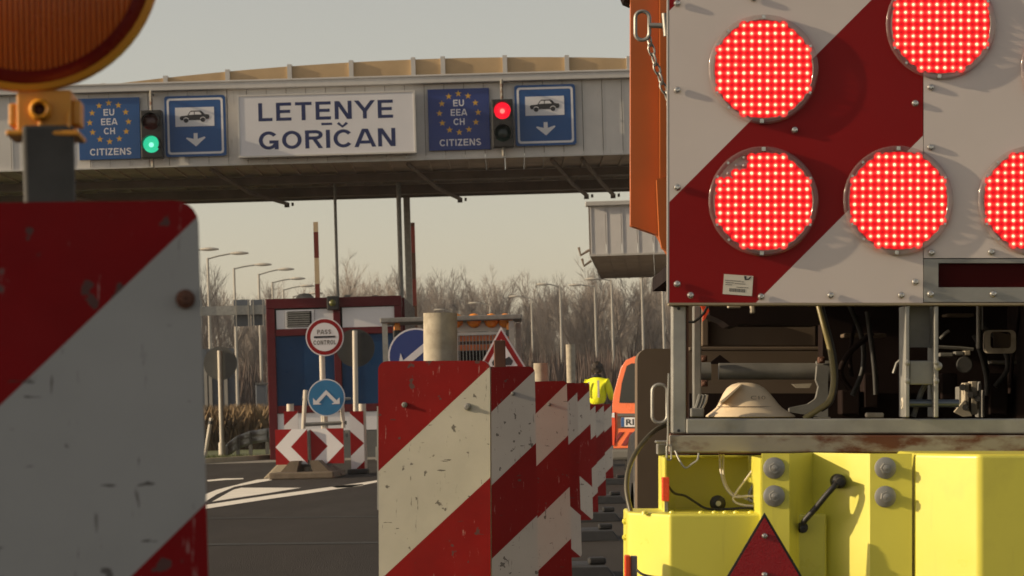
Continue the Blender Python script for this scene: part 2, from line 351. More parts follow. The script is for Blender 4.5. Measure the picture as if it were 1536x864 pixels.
def strokes(mb, pts, t, ox, sx, oz, sz, y, lim=True):
    n = len(pts); L = []; closed = math.dist(pts[0], pts[-1]) < 1e-6
    for i in range(n):
        a = pts[i - 1] if i else (pts[-2] if closed else pts[0]); c = pts[i + 1] if i < n - 1 else (pts[1] if closed else pts[-1])
        dx, dy = c[0] - a[0], c[1] - a[1]; l = math.hypot(dx, dy) or 1; L.append((-dy / l * t / 2, dx / l * t / 2))
    for i in range(n - 1):
        a, b, na, nb = pts[i], pts[i + 1], L[i], L[i + 1]
        q = [(a[0] - na[0], a[1] - na[1]), (b[0] - nb[0], b[1] - nb[1]), (b[0] + nb[0], b[1] + nb[1]), (a[0] + na[0], a[1] + na[1])]
        if lim: q = clip(clip(q, lambda p: p[1]), lambda p: 1 - p[1])
        if len(q) < 3: continue
        ar = sum(q[k][0] * q[(k + 1) % len(q)][1] - q[(k + 1) % len(q)][0] * q[k][1] for k in range(len(q)))
        if ar < 0: q = q[::-1]
        mb.add([(ox + x * sx, y, oz + z * sz) for x, z in q], [tuple(range(len(q)))])
def letters(body, parent, mat, cx, y, cz, w, h, t=.17, gap=.16, caron=None):
    W = 0; gl = []
    for c in body: g = glyph(c, t); gl.append((W, g)); W += g[0] + gap
    W -= gap; sx = w / W; m = MB(); k = 0
    for i, (x, g) in enumerate(gl):
        for st in g[1]: strokes(m, [(px + x, pz) for px, pz in st], t, cx - w / 2, sx, cz - h / 2, h, y - .00008 * (k % 5)); k += 1
        if caron == i: q = x + g[0] / 2; strokes(m, [(q - .2, 1.36), (q, 1.15), (q + .2, 1.36)], t * .75, cx - w / 2, sx, cz - h / 2, h, y, False)
    return m.build('lettering', mat, parent)
# ------------------------------------------------------------------ ground
def sheet(name, pts, z, mat, kind='structure', **kw):
    mb = MB(); mb.add([(x, y, z) for x, y in pts], [tuple(range(len(pts)))]); o = mb.build(name, mat)
    if o.data.polygons[0].normal.z < 0: o.data.flip_normals()
    return tag(o, kind=kind, **kw)
sheet('ground', [(-450, -60), (450, -60), (450, 750), (-450, 750)], -.012, EARTH)
sheet('road', [(-40, -20), (40, -20), (40, 58), (18, 130), (2, 130), (-1.5, 70), (-1.5, 61), (-14, 61), (-14, 56.2), (-40, 54)], 0, ASPH)
g0, g1, g2 = Gp(285, 696.5), Gp(404, 689), Gp(285, 680)
sheet('grass_verge', [(g0.x - 14, g0.y - 1.5), (g0.x, g0.y), (g1.x, g1.y), (g1.x, g1.y + 22), (g0.x - 14, g0.y + 24)], .012, GRASS)
kb = MB(); dv = (g1 - g0).normalized(); pv = Vector((-dv.y, dv.x, 0))
a, b = g0 - dv * 12, g1
kb.plan([(a.x, a.y), (b.x, b.y), (b.x - pv.x * .16, b.y - pv.y * .16), (a.x - pv.x * .16, a.y - pv.y * .16)], 0, .10)
tag(kb.build('kerb', CONC), kind='structure')
sheet('bounce_slab', [(-14, 51.5), (45, 51.5), (45, 76), (-1.6, 76), (-1.6, 61), (-14, 61)], .004, mk('pale_bounce_concrete', (.26, .235, .2), .85, var=.15, scale=.4, dirt=(.17, .15, .12), amt=.4, dscale=.7, soft=.4))  # pale slab added under the canopy to bounce light onto the soffit
def mark(pts, z=.004, mat=MARK, name='road_marking'):
    return sheet(name, [(Gp(u, v).x, Gp(u, v).y) for u, v in pts], z, mat)
mark([(250, 777), (300, 759), (400, 744), (480, 733), (545, 724), (570, 720), (571, 722.5), (545, 728), (480, 738), (400, 749.5), (300, 765), (250, 784)])
mark([(318, 753), (350, 735), (362, 732), (452, 732), (400, 740.5), (350, 748)])
mark([(250, 775), (300, 745), (325, 735), (385, 720), (408, 718), (408, 720.5), (352, 730.5), (325, 742), (305, 755), (250, 783)])
mark([(310, 720.5), (336, 718), (365, 717.6), (365, 719), (336, 720.5), (312, 722.5)])
mark([(498, 730.5), (515, 728.2), (545, 726.4), (544, 729), (520, 731.6), (505, 732.4)])
for (v, w) in ((776.5, 1.2), (815, 2.6)):                   # sealed transverse joints
    mark([(200, v + 2), (1020, v - 7), (1020, v - 7 + w), (200, v + 2 + w)], .003, JOINT, 'road_joint')
# grass blades on the verge, dry stalks behind it
def stalks(name, n, area, h, mat, wid=.012, lean=.25, label=None, cat=None):
    mb = MB()
    for _ in range(n):
        x, y = area(); z = 0; hh = random.uniform(*h); a = random.uniform(0, 6.28); l = random.uniform(0, lean) * hh
        dx, dy = math.cos(a), math.sin(a); w = wid * random.uniform(.6, 1.4)
        px, py = -dy * w, dx * w
        mb.add([(x - px, y - py, z), (x + px, y + py, z), (x + dx * l * .4, y + dy * l * .4, hh * .6), (x + dx * l, y + dy * l, hh)], [(0, 1, 2), (1, 3, 2), (0, 2, 3)])
    return tag(mb.build(name, mat), label, cat, kind='stuff')
def vb():
    t = random.random(); k = random.random() ** 1.5; q = g0 + (g1 - g0) * (t * 1.6 - .6); return q.x + pv.x * (.1 + 9 * k), q.y + pv.y * (.1 + 9 * k)
stalks('grass_blades', 9000, vb, (.04, .16), GRASS, .014, .5, 'short green grass on the verge left of the booth', 'grass')
stalks('dry_brush', 17000, lambda: (random.uniform(-11.5, -4.4), random.uniform(69, 78)), (.3, 1.25), DRY, .013, .6, 'tall dry brown brush behind the green verge', 'brush')
stalks('thicket', 15000, lambda: (random.uniform(-60, 40), random.uniform(150, 185)), (2.0, 4.6), THICK, .12, .22, 'dense brown thicket along the foot of the bare trees', 'thicket')
# ------------------------------------------------------------------ bare trees
def tree_meshes(seed):
    rn = random.Random(seed); tr = MB(); tw = MB()
    def limb(p, d, ln, r, n, mb, sides, gnarl):
        pts = [p]; rad = [r]
        for i in range(n):
            d = (d + Vector((rn.uniform(-1, 1), rn.uniform(-1, 1), rn.uniform(-.1, 1.1))) * gnarl).normalized()
            p = p + d * ln / n; pts.append(p); rad.append(max(r * (1 - (i + 1) / n * .8), .007))
        mb.tube(pts, rad, sides, caps=False); return pts, d
    def branch(d, ang):
        u = d.orthogonal().normalized(); u.rotate(Matrix.Rotation(rn.uniform(0, 6.28), 3, d)); return (d * math.cos(ang) + u * math.sin(ang)).normalized()
    H = rn.uniform(.9, 1.1) * 12
    base, d0 = limb(Vector((0, 0, 0)), Vector((0, 0, 1)), H * rn.uniform(.14, .26), .19, 3, tr, 6, .06)
    def up(d, z): d = d.copy(); d.z += z; return d.normalized()
    for k in range(rn.randint(5, 7)):
        d = branch(d0, rn.uniform(.12, .55)); st = base[-1] - Vector((0, 0, rn.uniform(0, 1.2)))
        pts, d1 = limb(st, d, H * rn.uniform(.42, .68), .085, 6, tr, 5, .13)
        for j in range(rn.randint(11, 15)):
            q = rn.uniform(.08, 1) * 5.99; i = int(q); p = pts[i].lerp(pts[i + 1], q - i)
            b, d2 = limb(p, up(branch((pts[i + 1] - pts[i]).normalized(), rn.uniform(.3, .7)), .22), H * rn.uniform(.10, .24) * (1.25 - .5 * q / 6), .030, 4, tw, 3, .13)
            for _ in range(rn.randint(7, 10)):
                q2 = rn.uniform(.05, 1) * 3.99; i2 = int(q2); p2 = b[i2].lerp(b[i2 + 1], q2 - i2)
                c, d3 = limb(p2, up(branch((b[i2 + 1] - b[i2]).normalized(), rn.uniform(.25, .65)), .2), H * rn.uniform(.05, .12), .014, 2, tw, 3, .12)
                for _ in range(rn.randint(1, 3)): limb(c[1], up(branch(d3, rn.uniform(.3, .8)), .1), H * rn.uniform(.03, .07), .010, 1, tw, 3, .1)
    return tr.mesh('trunk', BARK, True), tw.mesh('crown', TWIG), sorted(v[2] for v in tw.v)[int(len(tw.v) * .985)]
TM = [tree_meshes(100 + i) for i in range(7)]
def tree(u, vtop, d, k):
    tm, cm, H = TM[k % len(TM)]
    p = Wp(u, vtop, d); h = p.z
    t = Th('bare_tree', 'tall bare leafless tree in the row beyond the border crossing', 'tree', (p.x, d, -.01), (0, 0, random.uniform(0, 6.28)), 'bare trees beyond the crossing')
    s = h / H * .97
    for nme, me in (('trunk', tm), ('crown', cm)):
        link(nme, me, t, scl=(s, s, s))
k = 0
for u, v in [(270, 430), (298, 415), (322, 408), (348, 436), (372, 425), (395, 440), (432, 432), (455, 428), (470, 438), (520, 408), (548, 404), (562, 398), (585, 402), (618, 430), (640, 400), (662, 408),
             (688, 404), (700, 416), (722, 412), (755, 424), (772, 432), (790, 418), (806, 422), (826, 412), (845, 416), (868, 404), (884, 398), (905, 402), (925, 408), (950, 400), (972, 406), (995, 410), (1020, 400), (1045, 405)]:
    tree(u + random.uniform(-4, 4), v + random.uniform(-10, 22), random.uniform(205, 260), k); k += 1
    if random.random() < .33: tree(u + random.uniform(6, 20), v + random.uniform(6, 30), random.uniform(235, 330), k + 3)
# ------------------------------------------------------------------ street lamps
def lamp(up, vt, uh, vh, lab, group):
    zt = 9.0; d = 0
    p0 = Wp(up, vt, 1.0); d = (zt - EYE) / (p0.z - EYE); p = Wp(up, vt, d)
    t = Th('street_lamp', lab, 'street lamp', (p.x, d, 0), group=group)
    q = t.p(uh, vh, d); sg = 1 if q.x > 0 else -1
    m = MB(); m.cyl((0, 0, 0), (0, 0, zt), .10, .06, 8); m.cyl((0, 0, 0), (0, 0, .8), .14, .14, 8); m.build('pole', LAMPG, t, True)
    m = MB(); hx = q.x - sg * .75; m.tube([(0, 0, zt - .05), (hx * .5, 0, zt + (q.z - zt) * .5), (hx, 0, q.z)], .04, 6); m.build('arm', LAMPG, t, True)
    m = MB(); vs = []
    for i in range(7):
        f = i / 6; x = hx + sg * f * .95; w = .05 + .12 * math.sin(math.pi * min(1, f * .85 + .1)); hh = .03 + .07 * math.sin(math.pi * min(1, f * .9 + .05))
        vs.append((x, w, hh))
    for i in range(6):
        (xa, wa, ha), (xb, wb, hb) = vs[i], vs[i + 1]
        ring = lambda x, w, h: [(x, -w, q.z), (x, -w * .7, q.z + h), (x, w * .7, q.z + h), (x, w, q.z), (x, w * .6, q.z - h * .7), (x, -w * .6, q.z - h * .7)]
        m.add(ring(xa, wa, ha) + ring(xb, wb, hb), [(j, (j + 1) % 6, 6 + (j + 1) % 6, 6 + j) for j in range(6)])
    m.build('lamp_head', LAMPH, t, True)
LG, RG = 'street lamps along the left road', 'street lamps along the right road'
for i, (a, b, c, d) in enumerate([(268, 379, 322, 374), (311.5, 387, 367, 380), (351, 402, 402, 397), (388, 411, 436, 404), (408.5, 423, 453, 418), (425, 434, 467, 429), (440, 444, 480, 440)]):
    lamp(a, b, c, d, ['street lamp with only its head showing past the near striped panel', 'tallest grey street lamp left of the booth roof', 'second tallest grey street lamp left of the booth roof', 'third grey street lamp, its pole rising beside the blue gantry plates',
                      'fourth street lamp with its head over the booth vent', 'fifth street lamp, low above the booth roof edge', 'smallest street lamp head just above the booth roof'][i], LG)
for i, (a, b, c, d) in enumerate([(840, 430, 808, 427), (892, 430, 857, 428), (917, 420, 882, 419), (797, 447, 767, 445), (735, 458, 706, 455), (678, 468, 654, 465), (962, 402, 930, 400), (993, 398, 960, 396)]):
    lamp(a, b, c, d, ['street lamp above the thin post behind the striped panels', 'street lamp left of the worker, lower of the two by the canopy', 'street lamp whose head touches the small canopy corner', 'street lamp above the right end of the sign trailer',
                      'street lamp above the middle of the sign trailer', 'lowest street lamp beside the galvanised tube', 'street lamp pole under the small canopy, left one', 'street lamp pole under the small canopy, next to the truck'][i], RG)
# ------------------------------------------------------------------ main canopy
GD = 53.0; GB = 60.7; px = GD / F
can = Th('border_canopy', 'long grey clad border canopy with tan arched roof carrying the town sign', 'canopy', (Wp(530, 240, GD).x, GD, 0))
zb = Wp(530, 241, GD).z; zt = Wp(530, 129.5, GD).z; zg = Wp(530, 117.5, GD).z
xl, xr = can.p(-190, 240, GD).x, can.p(1180, 240, GD).x
pw = 29.6 * px
pm = MB(); pm.box((.006, 0, 0), (pw - .006, .04, zt - zb)); pm.box((.006, -.012, 0), (.035, 0, zt - zb)); pme = pm.mesh('cladding_panel', CLAD)
sm = MB(); sm.box((.004, 0, 0), (pw - .004, GB - GD - .1, .05)); sm.box((.004, .0, -.03), (.05, GB - GD - .1, 0)); sme = sm.mesh('soffit_panel', SOFF)
x = xl
while x < xr:
    link('cladding_panel', pme, can, loc=(x, random.uniform(-.004, .004), zb), rot=(R(random.uniform(-.25, .25)), 0, R(random.uniform(-1.3, 1.3)))); link('soffit_panel', sme, can, loc=(x, .06, zb + random.uniform(.0, .012))); x += pw
m = MB(); m.box((xl, .05, zb + .06), (xr, .09, zt)); m.build('backing_frame', SOFFD, can)
m = MB(); m.box((xl, -.16, zt + .003), (xr, .3, zg)); m.box((xl, -.18, zg - .03), (xr, -.16, zg + .012)); m.build('gutter', GUTTER, can, bev=.015)
m = MB(); m.box((xl, -.05, zb - .03), (xr, .055, zb - .002)); m.build('bottom_trim', GUTTER, can)
for yy, hh in ((2.6, .20), (5.6, .24)):
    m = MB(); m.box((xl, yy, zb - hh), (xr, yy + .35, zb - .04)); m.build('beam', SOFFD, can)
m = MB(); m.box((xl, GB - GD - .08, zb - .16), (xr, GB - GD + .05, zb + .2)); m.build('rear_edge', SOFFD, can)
for u in (190, 430, 690, 880, 920):                           # service pipes under the soffit with their fittings
    q = can.p(u, 290, GB); m = MB(); m.tube([(q.x - .9, .4, zb - .06), (q.x - .4, 3.4, zb - .32), (q.x, GB - GD + .05, zb - .22)], .045, 6)
    m.box((q.x - .06, GB - GD, zb - .30), (q.x + .05, GB - GD + .1, zb - .2)); m.box((q.x + .1, GB - GD, zb - .27), (q.x + .15, GB - GD + .1, zb - .2)); m.build('service_pipe', SOFFD, can, True)
arch = lambda u: 117.0 - (u - 530) * .0280 - 25.5 * (1 - ((u - 668) / 508) ** 2)
ribs = [155, 248, 341, 434, 526.5, 619.5, 664, 757, 850, 943, 1036, 1129]
for a, b in zip(ribs[:-1], ribs[1:]):
    m = MB(); q = []
    for i in range(5):
        u = a + (b - a) * i / 4; p = can.p(u, arch(u), GD + .9); q.append((p.x, p.z))
    lo = zg - .25
    m.prism([(q[0][0] + .01, lo)] + [(x + (.01 if i == 0 else -.01 if i == 4 else 0), z) for i, (x, z) in enumerate(q)] + [(q[-1][0] - .01, lo)], .9, GB - GD); m.build('roof_panel', TAN, can)
for u in ribs[:-1]:
    p = can.p(u, arch(u) - 2.0, GD + .86); m = MB(); m.box((p.x - .045, .84, zg - .2), (p.x + .045, GB - GD, p.z + .015)); m.build('roof_rib', GUTTER, can)
for u, r, d in ((504, .032, 56.4), (599.5, .05, 56.6)):
    q = can.p(u, 350, d); m = MB(); m.cyl((q.x, d - GD, 3.30), (q.x, d - GD, zb + .02), r, r, 10); m.build('roof_post', DGALV, can, True)
q = can.p(612, 350, 61.0); m = MB(); m.box((q.x - .075, 8.0 - .35, 0), (q.x + .075, 8.0 - .2, zb)); m.build('column', GALV, can, bev=.015)
q = can.p(1090, 350, 58); m = MB(); m.box((q.x - .12, 4.9, 0), (q.x + .12, 5.14, zb)); m.build('column', GALV, can, bev=.015)
q = can.p(-60, 350, 58); m = MB(); m.box((q.x - .12, 4.9, 0), (q.x + .12, 5.14, zb)); m.build('column', GALV, can, bev=.015)
# ------------------------------------------------------------------ signs on the canopy
def star(cx, cz, r):
    return [(cx + (r if k % 2 == 0 else r * .40) * math.sin(k * math.pi / 5), cz + (r if k % 2 == 0 else r * .40) * math.cos(k * math.pi / 5)) for k in range(10)]
def eu_sign(u, v, label, mat):
    p = Wp(u, v, GD - .08); t = Th('lane_sign', label, 'sign', p, group='blue citizens signs on the canopy'); s = GD / F
    m = MB(); m.box((-46 * s, 0, -46 * s), (46 * s, .05, 46 * s)); m.build('sign_plate', mat, t, bev=.006)
    for k in range(12):
        a = k * math.pi / 6; m = MB(); m.prism(star(29 * s * math.sin(a), 9.6 * s + 29 * s * math.cos(a), 5.2 * s), -.001, .001); m.build('star', GOLD, t)
    for b, z, w in (('EU', 24.5, 16), ('EEA', 10.5, 24), ('CH', -3.5, 16.5)): letters(b, t, SIGNW, 0, -.001, z * s, w * s, 9.8 * s)
    letters('CITIZENS', t, SIGNW, 1 * s, -.001, -34.5 * s, 62 * s, 10.2 * s)
eu_sign(164, 193, 'blue EU EEA CH citizens sign beside the green signal', BLUE)
eu_sign(688.5, 179, 'blue EU EEA CH citizens sign beside the red signal', BLUE2)
def car_sign(u, v, label):
    p = Wp(u, v, GD - .10); t = Th('lane_sign', label, 'sign', p, group='blue car lane signs on the canopy'); s = GD / F
    m = MB(); m.prism(rrect(-45.5 * s, -45.5 * s, 45.5 * s, 45.5 * s, 4 * s), 0, .06); m.build('sign_plate', BLUE, t)
    m = MB(); A = rrect(-42 * s, -42 * s, 42 * s, 42 * s, 4.5 * s); B = rrect(-38.8 * s, -38.8 * s, 38.8 * s, 38.8 * s, 3 * s); n = len(A)
    m.add([(x, -.004, z) for x, z in A + B], [(i, (i + 1) % n, n + (i + 1) % n, n + i) for i in range(n)]); m.build('border', SIGNW, t)
    z = lambda x, y: ((x - 500) / 13.29 * s, (438 - y) / 13.29 * s)
    m = MB(); m.prism([z(105, 65), z(880, 65), z(880, 445), z(105, 445)], -.006, .001); m.build('white_field', SIGNW, t)
    m = MB(); m.prism([z(*q) for q in [(200, 245), (225, 236), (350, 225), (392, 160), (425, 132), (610, 132), (640, 150), (690, 205), (775, 215), (788, 262), (772, 302), (715, 306), (640, 318), (390, 320), (260, 318), (215, 318), (198, 285)]], -.012, -.005)
    for cx, cy in ((320, 325), (655, 318)): m.prism([z(cx + 47 * math.cos(k * .524), cy + 47 * math.sin(k * .524)) for k in range(12)], -.013, -.005)
    m.build('car_pictogram', INK, t)
    m = MB()
    for q in ([(375, 218), (415, 158), (482, 155), (482, 212)], [(497, 212), (497, 155), (592, 155), (632, 212)]): m.prism([z(*w) for w in q], -.0155, -.0125)
    for cx, cy in ((320, 325), (655, 318)):
        A = [z(cx + 60 * math.cos(k * .349), cy + 60 * math.sin(k * .349)) for k in range(18)]; B = [z(cx + 47 * math.cos(k * .349), cy + 47 * math.sin(k * .349)) for k in range(18)]
        m.add([(x, -.0150, zz) for x, zz in A + B], [(i, (i + 1) % 18, 18 + (i + 1) % 18, 18 + i) for i in range(10, 17)])
    m.build('car_windows', SIGNW, t)
    m = MB(); m.prism([z(*q) for q in [(462, 580), (540, 580), (540, 695), (675, 652), (697, 672), (505, 845), (308, 682), (328, 662), (462, 695)]], -.006, .001); m.build('arrow', SIGNW, t)
car_sign(293, 189, 'blue car lane sign right of the green signal')
car_sign(818, 172.5, 'blue car lane sign right of the red signal')
ts = Th('town_sign', 'large white box sign reading LETENYE GORIČAN in navy letters', 'sign', Wp(490, 186, GD - .32)); s = (GD - .32) / F
m = MB(); m.box((-133 * s, 0, -46.5 * s), (133 * s, .27, 46.5 * s)); m.build('sign_box', SIGNW, ts, bev=.02)
m = MB(); A = [(-133.6, -47), (133.6, -47), (133.6, 47), (-133.6, 47)]; B = [(-131, -44.6), (131, -44.6), (131, 44.6), (-131, 44.6)]
for i in range(4):
    j = (i + 1) % 4; q = [A[i], A[j], B[j], B[i]]; m.prism([(x * s, z * s) for x, z in q], -.012, .05)
m.build('edge_frame', CLAD, ts)
letters('LETENYE', ts, NAVY, -1 * s, -.001, 20.3 * s, 202 * s, 27.3 * s, .175, .17)
letters('GORICAN', ts, NAVY, 0, -.001, -22.3 * s, 205 * s, 27.3 * s, .175, .15, 4)
m = MB(); m.box((-8 * s, -.001, -1.6 * s), (8 * s, .001, 1.9 * s)); m.build('dash', NAVY, ts)
def signal(u, v, green, label):
    t = Th('traffic_signal', label, 'traffic signal', Wp(u, v, GD - .42), group='traffic signals on the canopy'); s = (GD - .42) / F
    m = MB(); m.box((-16 * s, 0, -36 * s), (16 * s, .3, 36 * s)); m.build('housing', TLBODY, t, bev=.02)
    for zc, on, off, core, lit in ((18.5, LONR, LOFFR, LONRC, not green), (-15.5, LONG, LOFFG, LONGC, green)):
        nm = ('red' if zc > 0 else 'green') + '_lens'
        m = MB(); m.lathe([(.1 * s, -.045), (6 * s, -.04), (10.5 * s, -.02), (12.8 * s, .005)], (0, -.003, zc * s), 24)
        L = m.build(nm, on if lit else off, t, True)
        if lit:
            m = MB(); m.lathe([(.05 * s, -.055), (3.0 * s, -.052), (3.8 * s, -.041)], (0, -.003, zc * s - 1 * s), 14); m.build('glow', core, L, True)
        m = MB()
        for k in range(14):
            a0, a1 = math.pi * (-.18 + 1.36 * k / 14), math.pi * (-.18 + 1.36 * (k + 1) / 14)
            for rr in (13.6,): m.add([(rr * s * math.cos(a), y, zc * s + rr * s * math.sin(a)) for a in (a0, a1) for y in (0, -.2)], [(0, 2, 3, 1)])
        so_ = m.build('visor', TLBODY, t); sd = so_.modifiers.new('thick', 'SOLIDIFY'); sd.thickness = .012
    m = MB(); m.cyl((0, .1, 36 * s), (0, .1, 66 * s), .03, .03, 8); m.build('mounting_rod', RUSTR, t, True); m = MB(); m.cyl((0, .1, -49 * s), (0, .1, -36 * s), .03, .03, 8); m.build('lower_rod', RUSTR, t, True); m = MB(); m.cyl((0, .13, 60 * s), (0, .4, 62 * s), .025, .025, 8); m.build('rod_bracket', RUSTR, t, True)
signal(227, 201, True, 'traffic signal showing green under the left end of the canopy')
signal(754, 184.5, False, 'traffic signal showing red right of the town sign')
# ------------------------------------------------------------------ small canopy on the right
c2 = Th('side_canopy', 'smaller grey clad canopy behind the orange arm of the truck', 'canopy', (Wp(885, 380, 67).x, 67, 0), (0, 0, R(-3.2))); s2 = 67 / F
z0, z1, z2 = Wp(940, 380, 67).z, Wp(940, 308, 67).z, Wp(940, 301, 67).z; bk = 80 - 67
x = c2.p(885, 340, 67).x; xe = c2.p(1180, 340, 67).x; p2w = 23.5 * s2
m = MB(); m.box((.006, 0, 0), (p2w - .006, .04, z1 - z0)); m.box((.006, -.014, 0), (.04, 0, z1 - z0)); pm2 = m.mesh('cladding_panel', CLAD2)
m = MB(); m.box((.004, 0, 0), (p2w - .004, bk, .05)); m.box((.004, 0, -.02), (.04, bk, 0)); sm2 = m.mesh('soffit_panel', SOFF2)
xa = x
while x < xe:
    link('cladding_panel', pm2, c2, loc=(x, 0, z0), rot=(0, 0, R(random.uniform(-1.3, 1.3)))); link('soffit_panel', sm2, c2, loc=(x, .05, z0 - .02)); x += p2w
m = MB(); m.box((xa - .1, -.12, z1 + .003), (xe, .3, z2)); m.build('gutter', GUTTER, c2, bev=.015)
m = MB(); m.box((xa - .02, -.03, z0 - .05), (xe, .046, z0 - .003)); m.build('bottom_trim', GUTTER, c2)
m = MB(); m.box((xa - .03, .0, z0 - .03), (xa - .004, bk, z1)); m.build('end_panel', SOFFD, c2)
m = MB(); m.box((xa, .05, z1 - .2), (xe, bk, z1 - .02)); m.build('roof', GUTTER, c2)
q = c2.p(1070, 400, 72); m = MB(); m.box((q.x - .15, 5, 0), (q.x + .15, 5.3, z0)); m.build('column', GALV, c2)
for (ua, va), (ub, vb_), (uc, vc) in (((868, 371), (871, 383), (881, 376)), ((873, 388), (876, 399), (884, 392))):
    m = MB(); m.tube([c2.p(ua, va, 68), c2.p(ub, vb_, 68), c2.p(uc + 3, vc - 1, 68)], .035, 6); m.build('bracket', SOFFD, c2)
DARKST = mk('dark_grey_steel', (.055, .052, .048), .6, .2, var=.2, scale=20)
# ------------------------------------------------------------------ control booth
BD = 54.0
bo = Th('control_booth', 'burgundy framed control booth with navy windows under the canopy', 'booth', (Wp(500, 600, BD).x, BD, 0))
X = lambda u, v=560: bo.p(u, v, BD).x
Z = lambda v, u=500: bo.p(u, v, BD).z
xl_, xr_ = X(402), X(605); zt_ = Z(446); DEP = 6.2
def bx(name, mat, u0, v0, u1, v1, d0=0., thk=.06, bev=.0):
    m = MB(); m.box((X(u0, (v0 + v1) / 2), d0, Z(v1)), (X(u1, (v0 + v1) / 2), d0 + thk, Z(v0))); return m.build(name, mat, bo, bev=bev)
m = MB(); m.box((xl_ + .02, .09, 0), (xr_ - .02, DEP - .02, zt_ - .03)); m.build('inner_wall', DARK, bo)
m = MB(); m.box((xl_, -.04, zt_ - .20), (xr_, .1, zt_)); m.box((xl_, -.04, 0), (xl_ + .17, .1, zt_ - .203)); m.box((xr_ - .15, -.04, 0), (xr_, .1, zt_ - .203))
m.box((X(507.5) - .07, -.03, Z(616)), (X(507.5) + .07, .09, zt_ - .203)); m.box((xl_ + .173, -.035, Z(502)), (xr_ - .153, .09, Z(492))); m.box((xl_ + .173, -.035, Z(618)), (xr_ - .153, .09, Z(607)))
m.build('frame', BURG, bo, bev=.008)
m = MB(); m.box((xl_, .1, zt_ - .22), (xr_, DEP, zt_ - .02)); m.build('roof_edge', BURG, bo, bev=.01)
for k in range(26):
    y = .35 + k * .225; m = MB(); m.box((xr_ - .015, y, zt_ - .95), (xr_ + .05, y + .09, zt_ - .03)); m.build('slat', BURG if k % 3 == 0 else DGALV, bo)
m = MB(); m.box((xr_ - .02, .1, 0), (xr_ + .004, DEP, zt_ - .96)); m.build('side_wall', GREYP, bo)
bx('upper_panel', SIGNW, 414.5, 463, 427, 491.5, .0, .05); bx('upper_panel', SIGNW, 472, 463, 501.5, 491.5, .0, .05); bx('upper_panel', SIGNW, 513.5, 462, 594, 491.5, .0, .05)
bx('vent_surround', SIGNW, 427.6, 463, 471.4, 491.5, -.02, .07)
m = MB()
for k in range(7): m.box((X(432), -.045, Z(488.5 - k * 3.3)), (X(467), -.018, Z(486.6 - k * 3.3)))
m.build('vent_louvres', DGALV, bo)
bx('vent_opening', DARK, 431.5, 465.5, 467.5, 489.5, -.026, .02)
bx('window', NAVG, 414.5, 502.2, 501.8, 606.8, .02, .04); bx('window', NAVG, 513.2, 502.2, 594, 606.8, .02, .04)
bx('lower_panel', SIGNW, 414.5, 618.5, 594, 646, .0, .05); bx('lower_panel', GREYP, 414.5, 646.5, 594, 706, .01, .05)
m = MB(); c = bo.p(500, 455, BD); m.box((c.x - .12, -.2, c.z - .14), (c.x + .12, -.045, c.z + .14)); o_ = m.build('booth_signal', TLBODY, bo, bev=.02)
m = MB(); m.lathe([(.002, -.03), (.05, -.02), (.07, 0)], (c.x, -.202, c.z), 14); m.build('lens', mk('dull_green_lens', (.10, .10, .02), .3, var=0), o_, True)
for u, r in ((452, .20), (560, .10)):
    q = bo.p(u, 440, BD); m = MB(); m.lathe([(r, 0), (r * .95, r * .35), (r * .6, r * .7), (.01, r * .8)], (q.x, .9, zt_ - .02), 12, axis='z'); m.build('roof_vent', DGALV, bo, True)
m = MB(); q = bo.p(507, 440, BD); m.box((q.x - .02, 2.3, zt_), (q.x + .1, 2.5, zt_ + .14)); m.tube([(q.x + .1, 2.4, zt_ + .08), (q.x + .5, 2.4, zt_ + .05), (q.x + .9, 2.4, zt_ - .01)], .015, 5); m.build('roof_cable', DGALV, bo)
# ------------------------------------------------------------------ raised barrier booms
def boom(u, vt, d, lab, a, b, w):
    p = Wp(u, 420, d); t = Th('barrier_boom', lab, 'barrier', (p.x, d, 0), group='raised barrier booms'); zt = t.p(u, vt, d).z
    m = MB(); m.box((-.2, -.2, 0), (.2, .2, 1.0)); m.build('cabinet', GREYP, t, bev=.02)
    z = .9; k = 0
    while z < zt - .01:
        z2_ = min(zt, z + .62); m = MB(); m.box((-w, -.3, z), (w, -.205, z2_ - .002)); m.build('arm_segment', (a, b)[k % 2], t); z = z2_; k += 1
boom(477, 334, 64, 'raised red and white barrier boom behind the booth roof', REDW, CREAM, .055)
boom(621, 335, 63, 'raised dark red barrier boom right of the booth columns', REDW, RUST, .06)
# ------------------------------------------------------------------ island with signs
ID = 39.0; s = ID / F
def round_sign_face(t, c, r, y, rim, mat, ring=None):
    m = MB(); m.lathe([(.001, 0), (r, 0), (r, .03), (.001, .03)], (c.x, y, c.z), 32); m.build('sign_disc', rim, t, 30)
    m = MB(); m.disc((c.x, y - .003, c.z), r * .94, n=32); m.build('sign_face', mat, t)
p = Wp(488, 712, ID + .6)
t = Th('road_sign', 'round red ringed PASS CONTROL sign on a white pole', 'sign', (p.x, ID + .6, 0))
m = MB(); m.cyl((0, 0, 0), (0, 0, t.p(488, 486, ID + .6).z), .042, .042, 10); m.build('pole', LAMPH, t, True)
c = t.p(487, 505.5, ID + .52); c.x += 0
round_sign_face(t, c, 29 * s, c.y, SIGNW, REDREF if False else RED)
m = MB(); m.disc((c.x, c.y - .006, c.z), 21.6 * s, n=32); m.build('white_field', SIGNW, t)
m = MB(); m.box((c.x - 16.2 * s, c.y - .010, c.z - 1.3 * s), (c.x + 16.2 * s, c.y - .0065, c.z + 1.6 * s)); m.build('bar', INK, t)
letters('PASS', t, GREYINK, c.x - .6 * s, c.y - .009, c.z + 7.8 * s, 21.5 * s, 6.8 * s, .2)
letters('CONTROL', t, GREYINK, c.x, c.y - .009, c.z - 8.2 * s, 34.5 * s, 6.8 * s, .2)
p = Wp(489, 712, ID + .25)
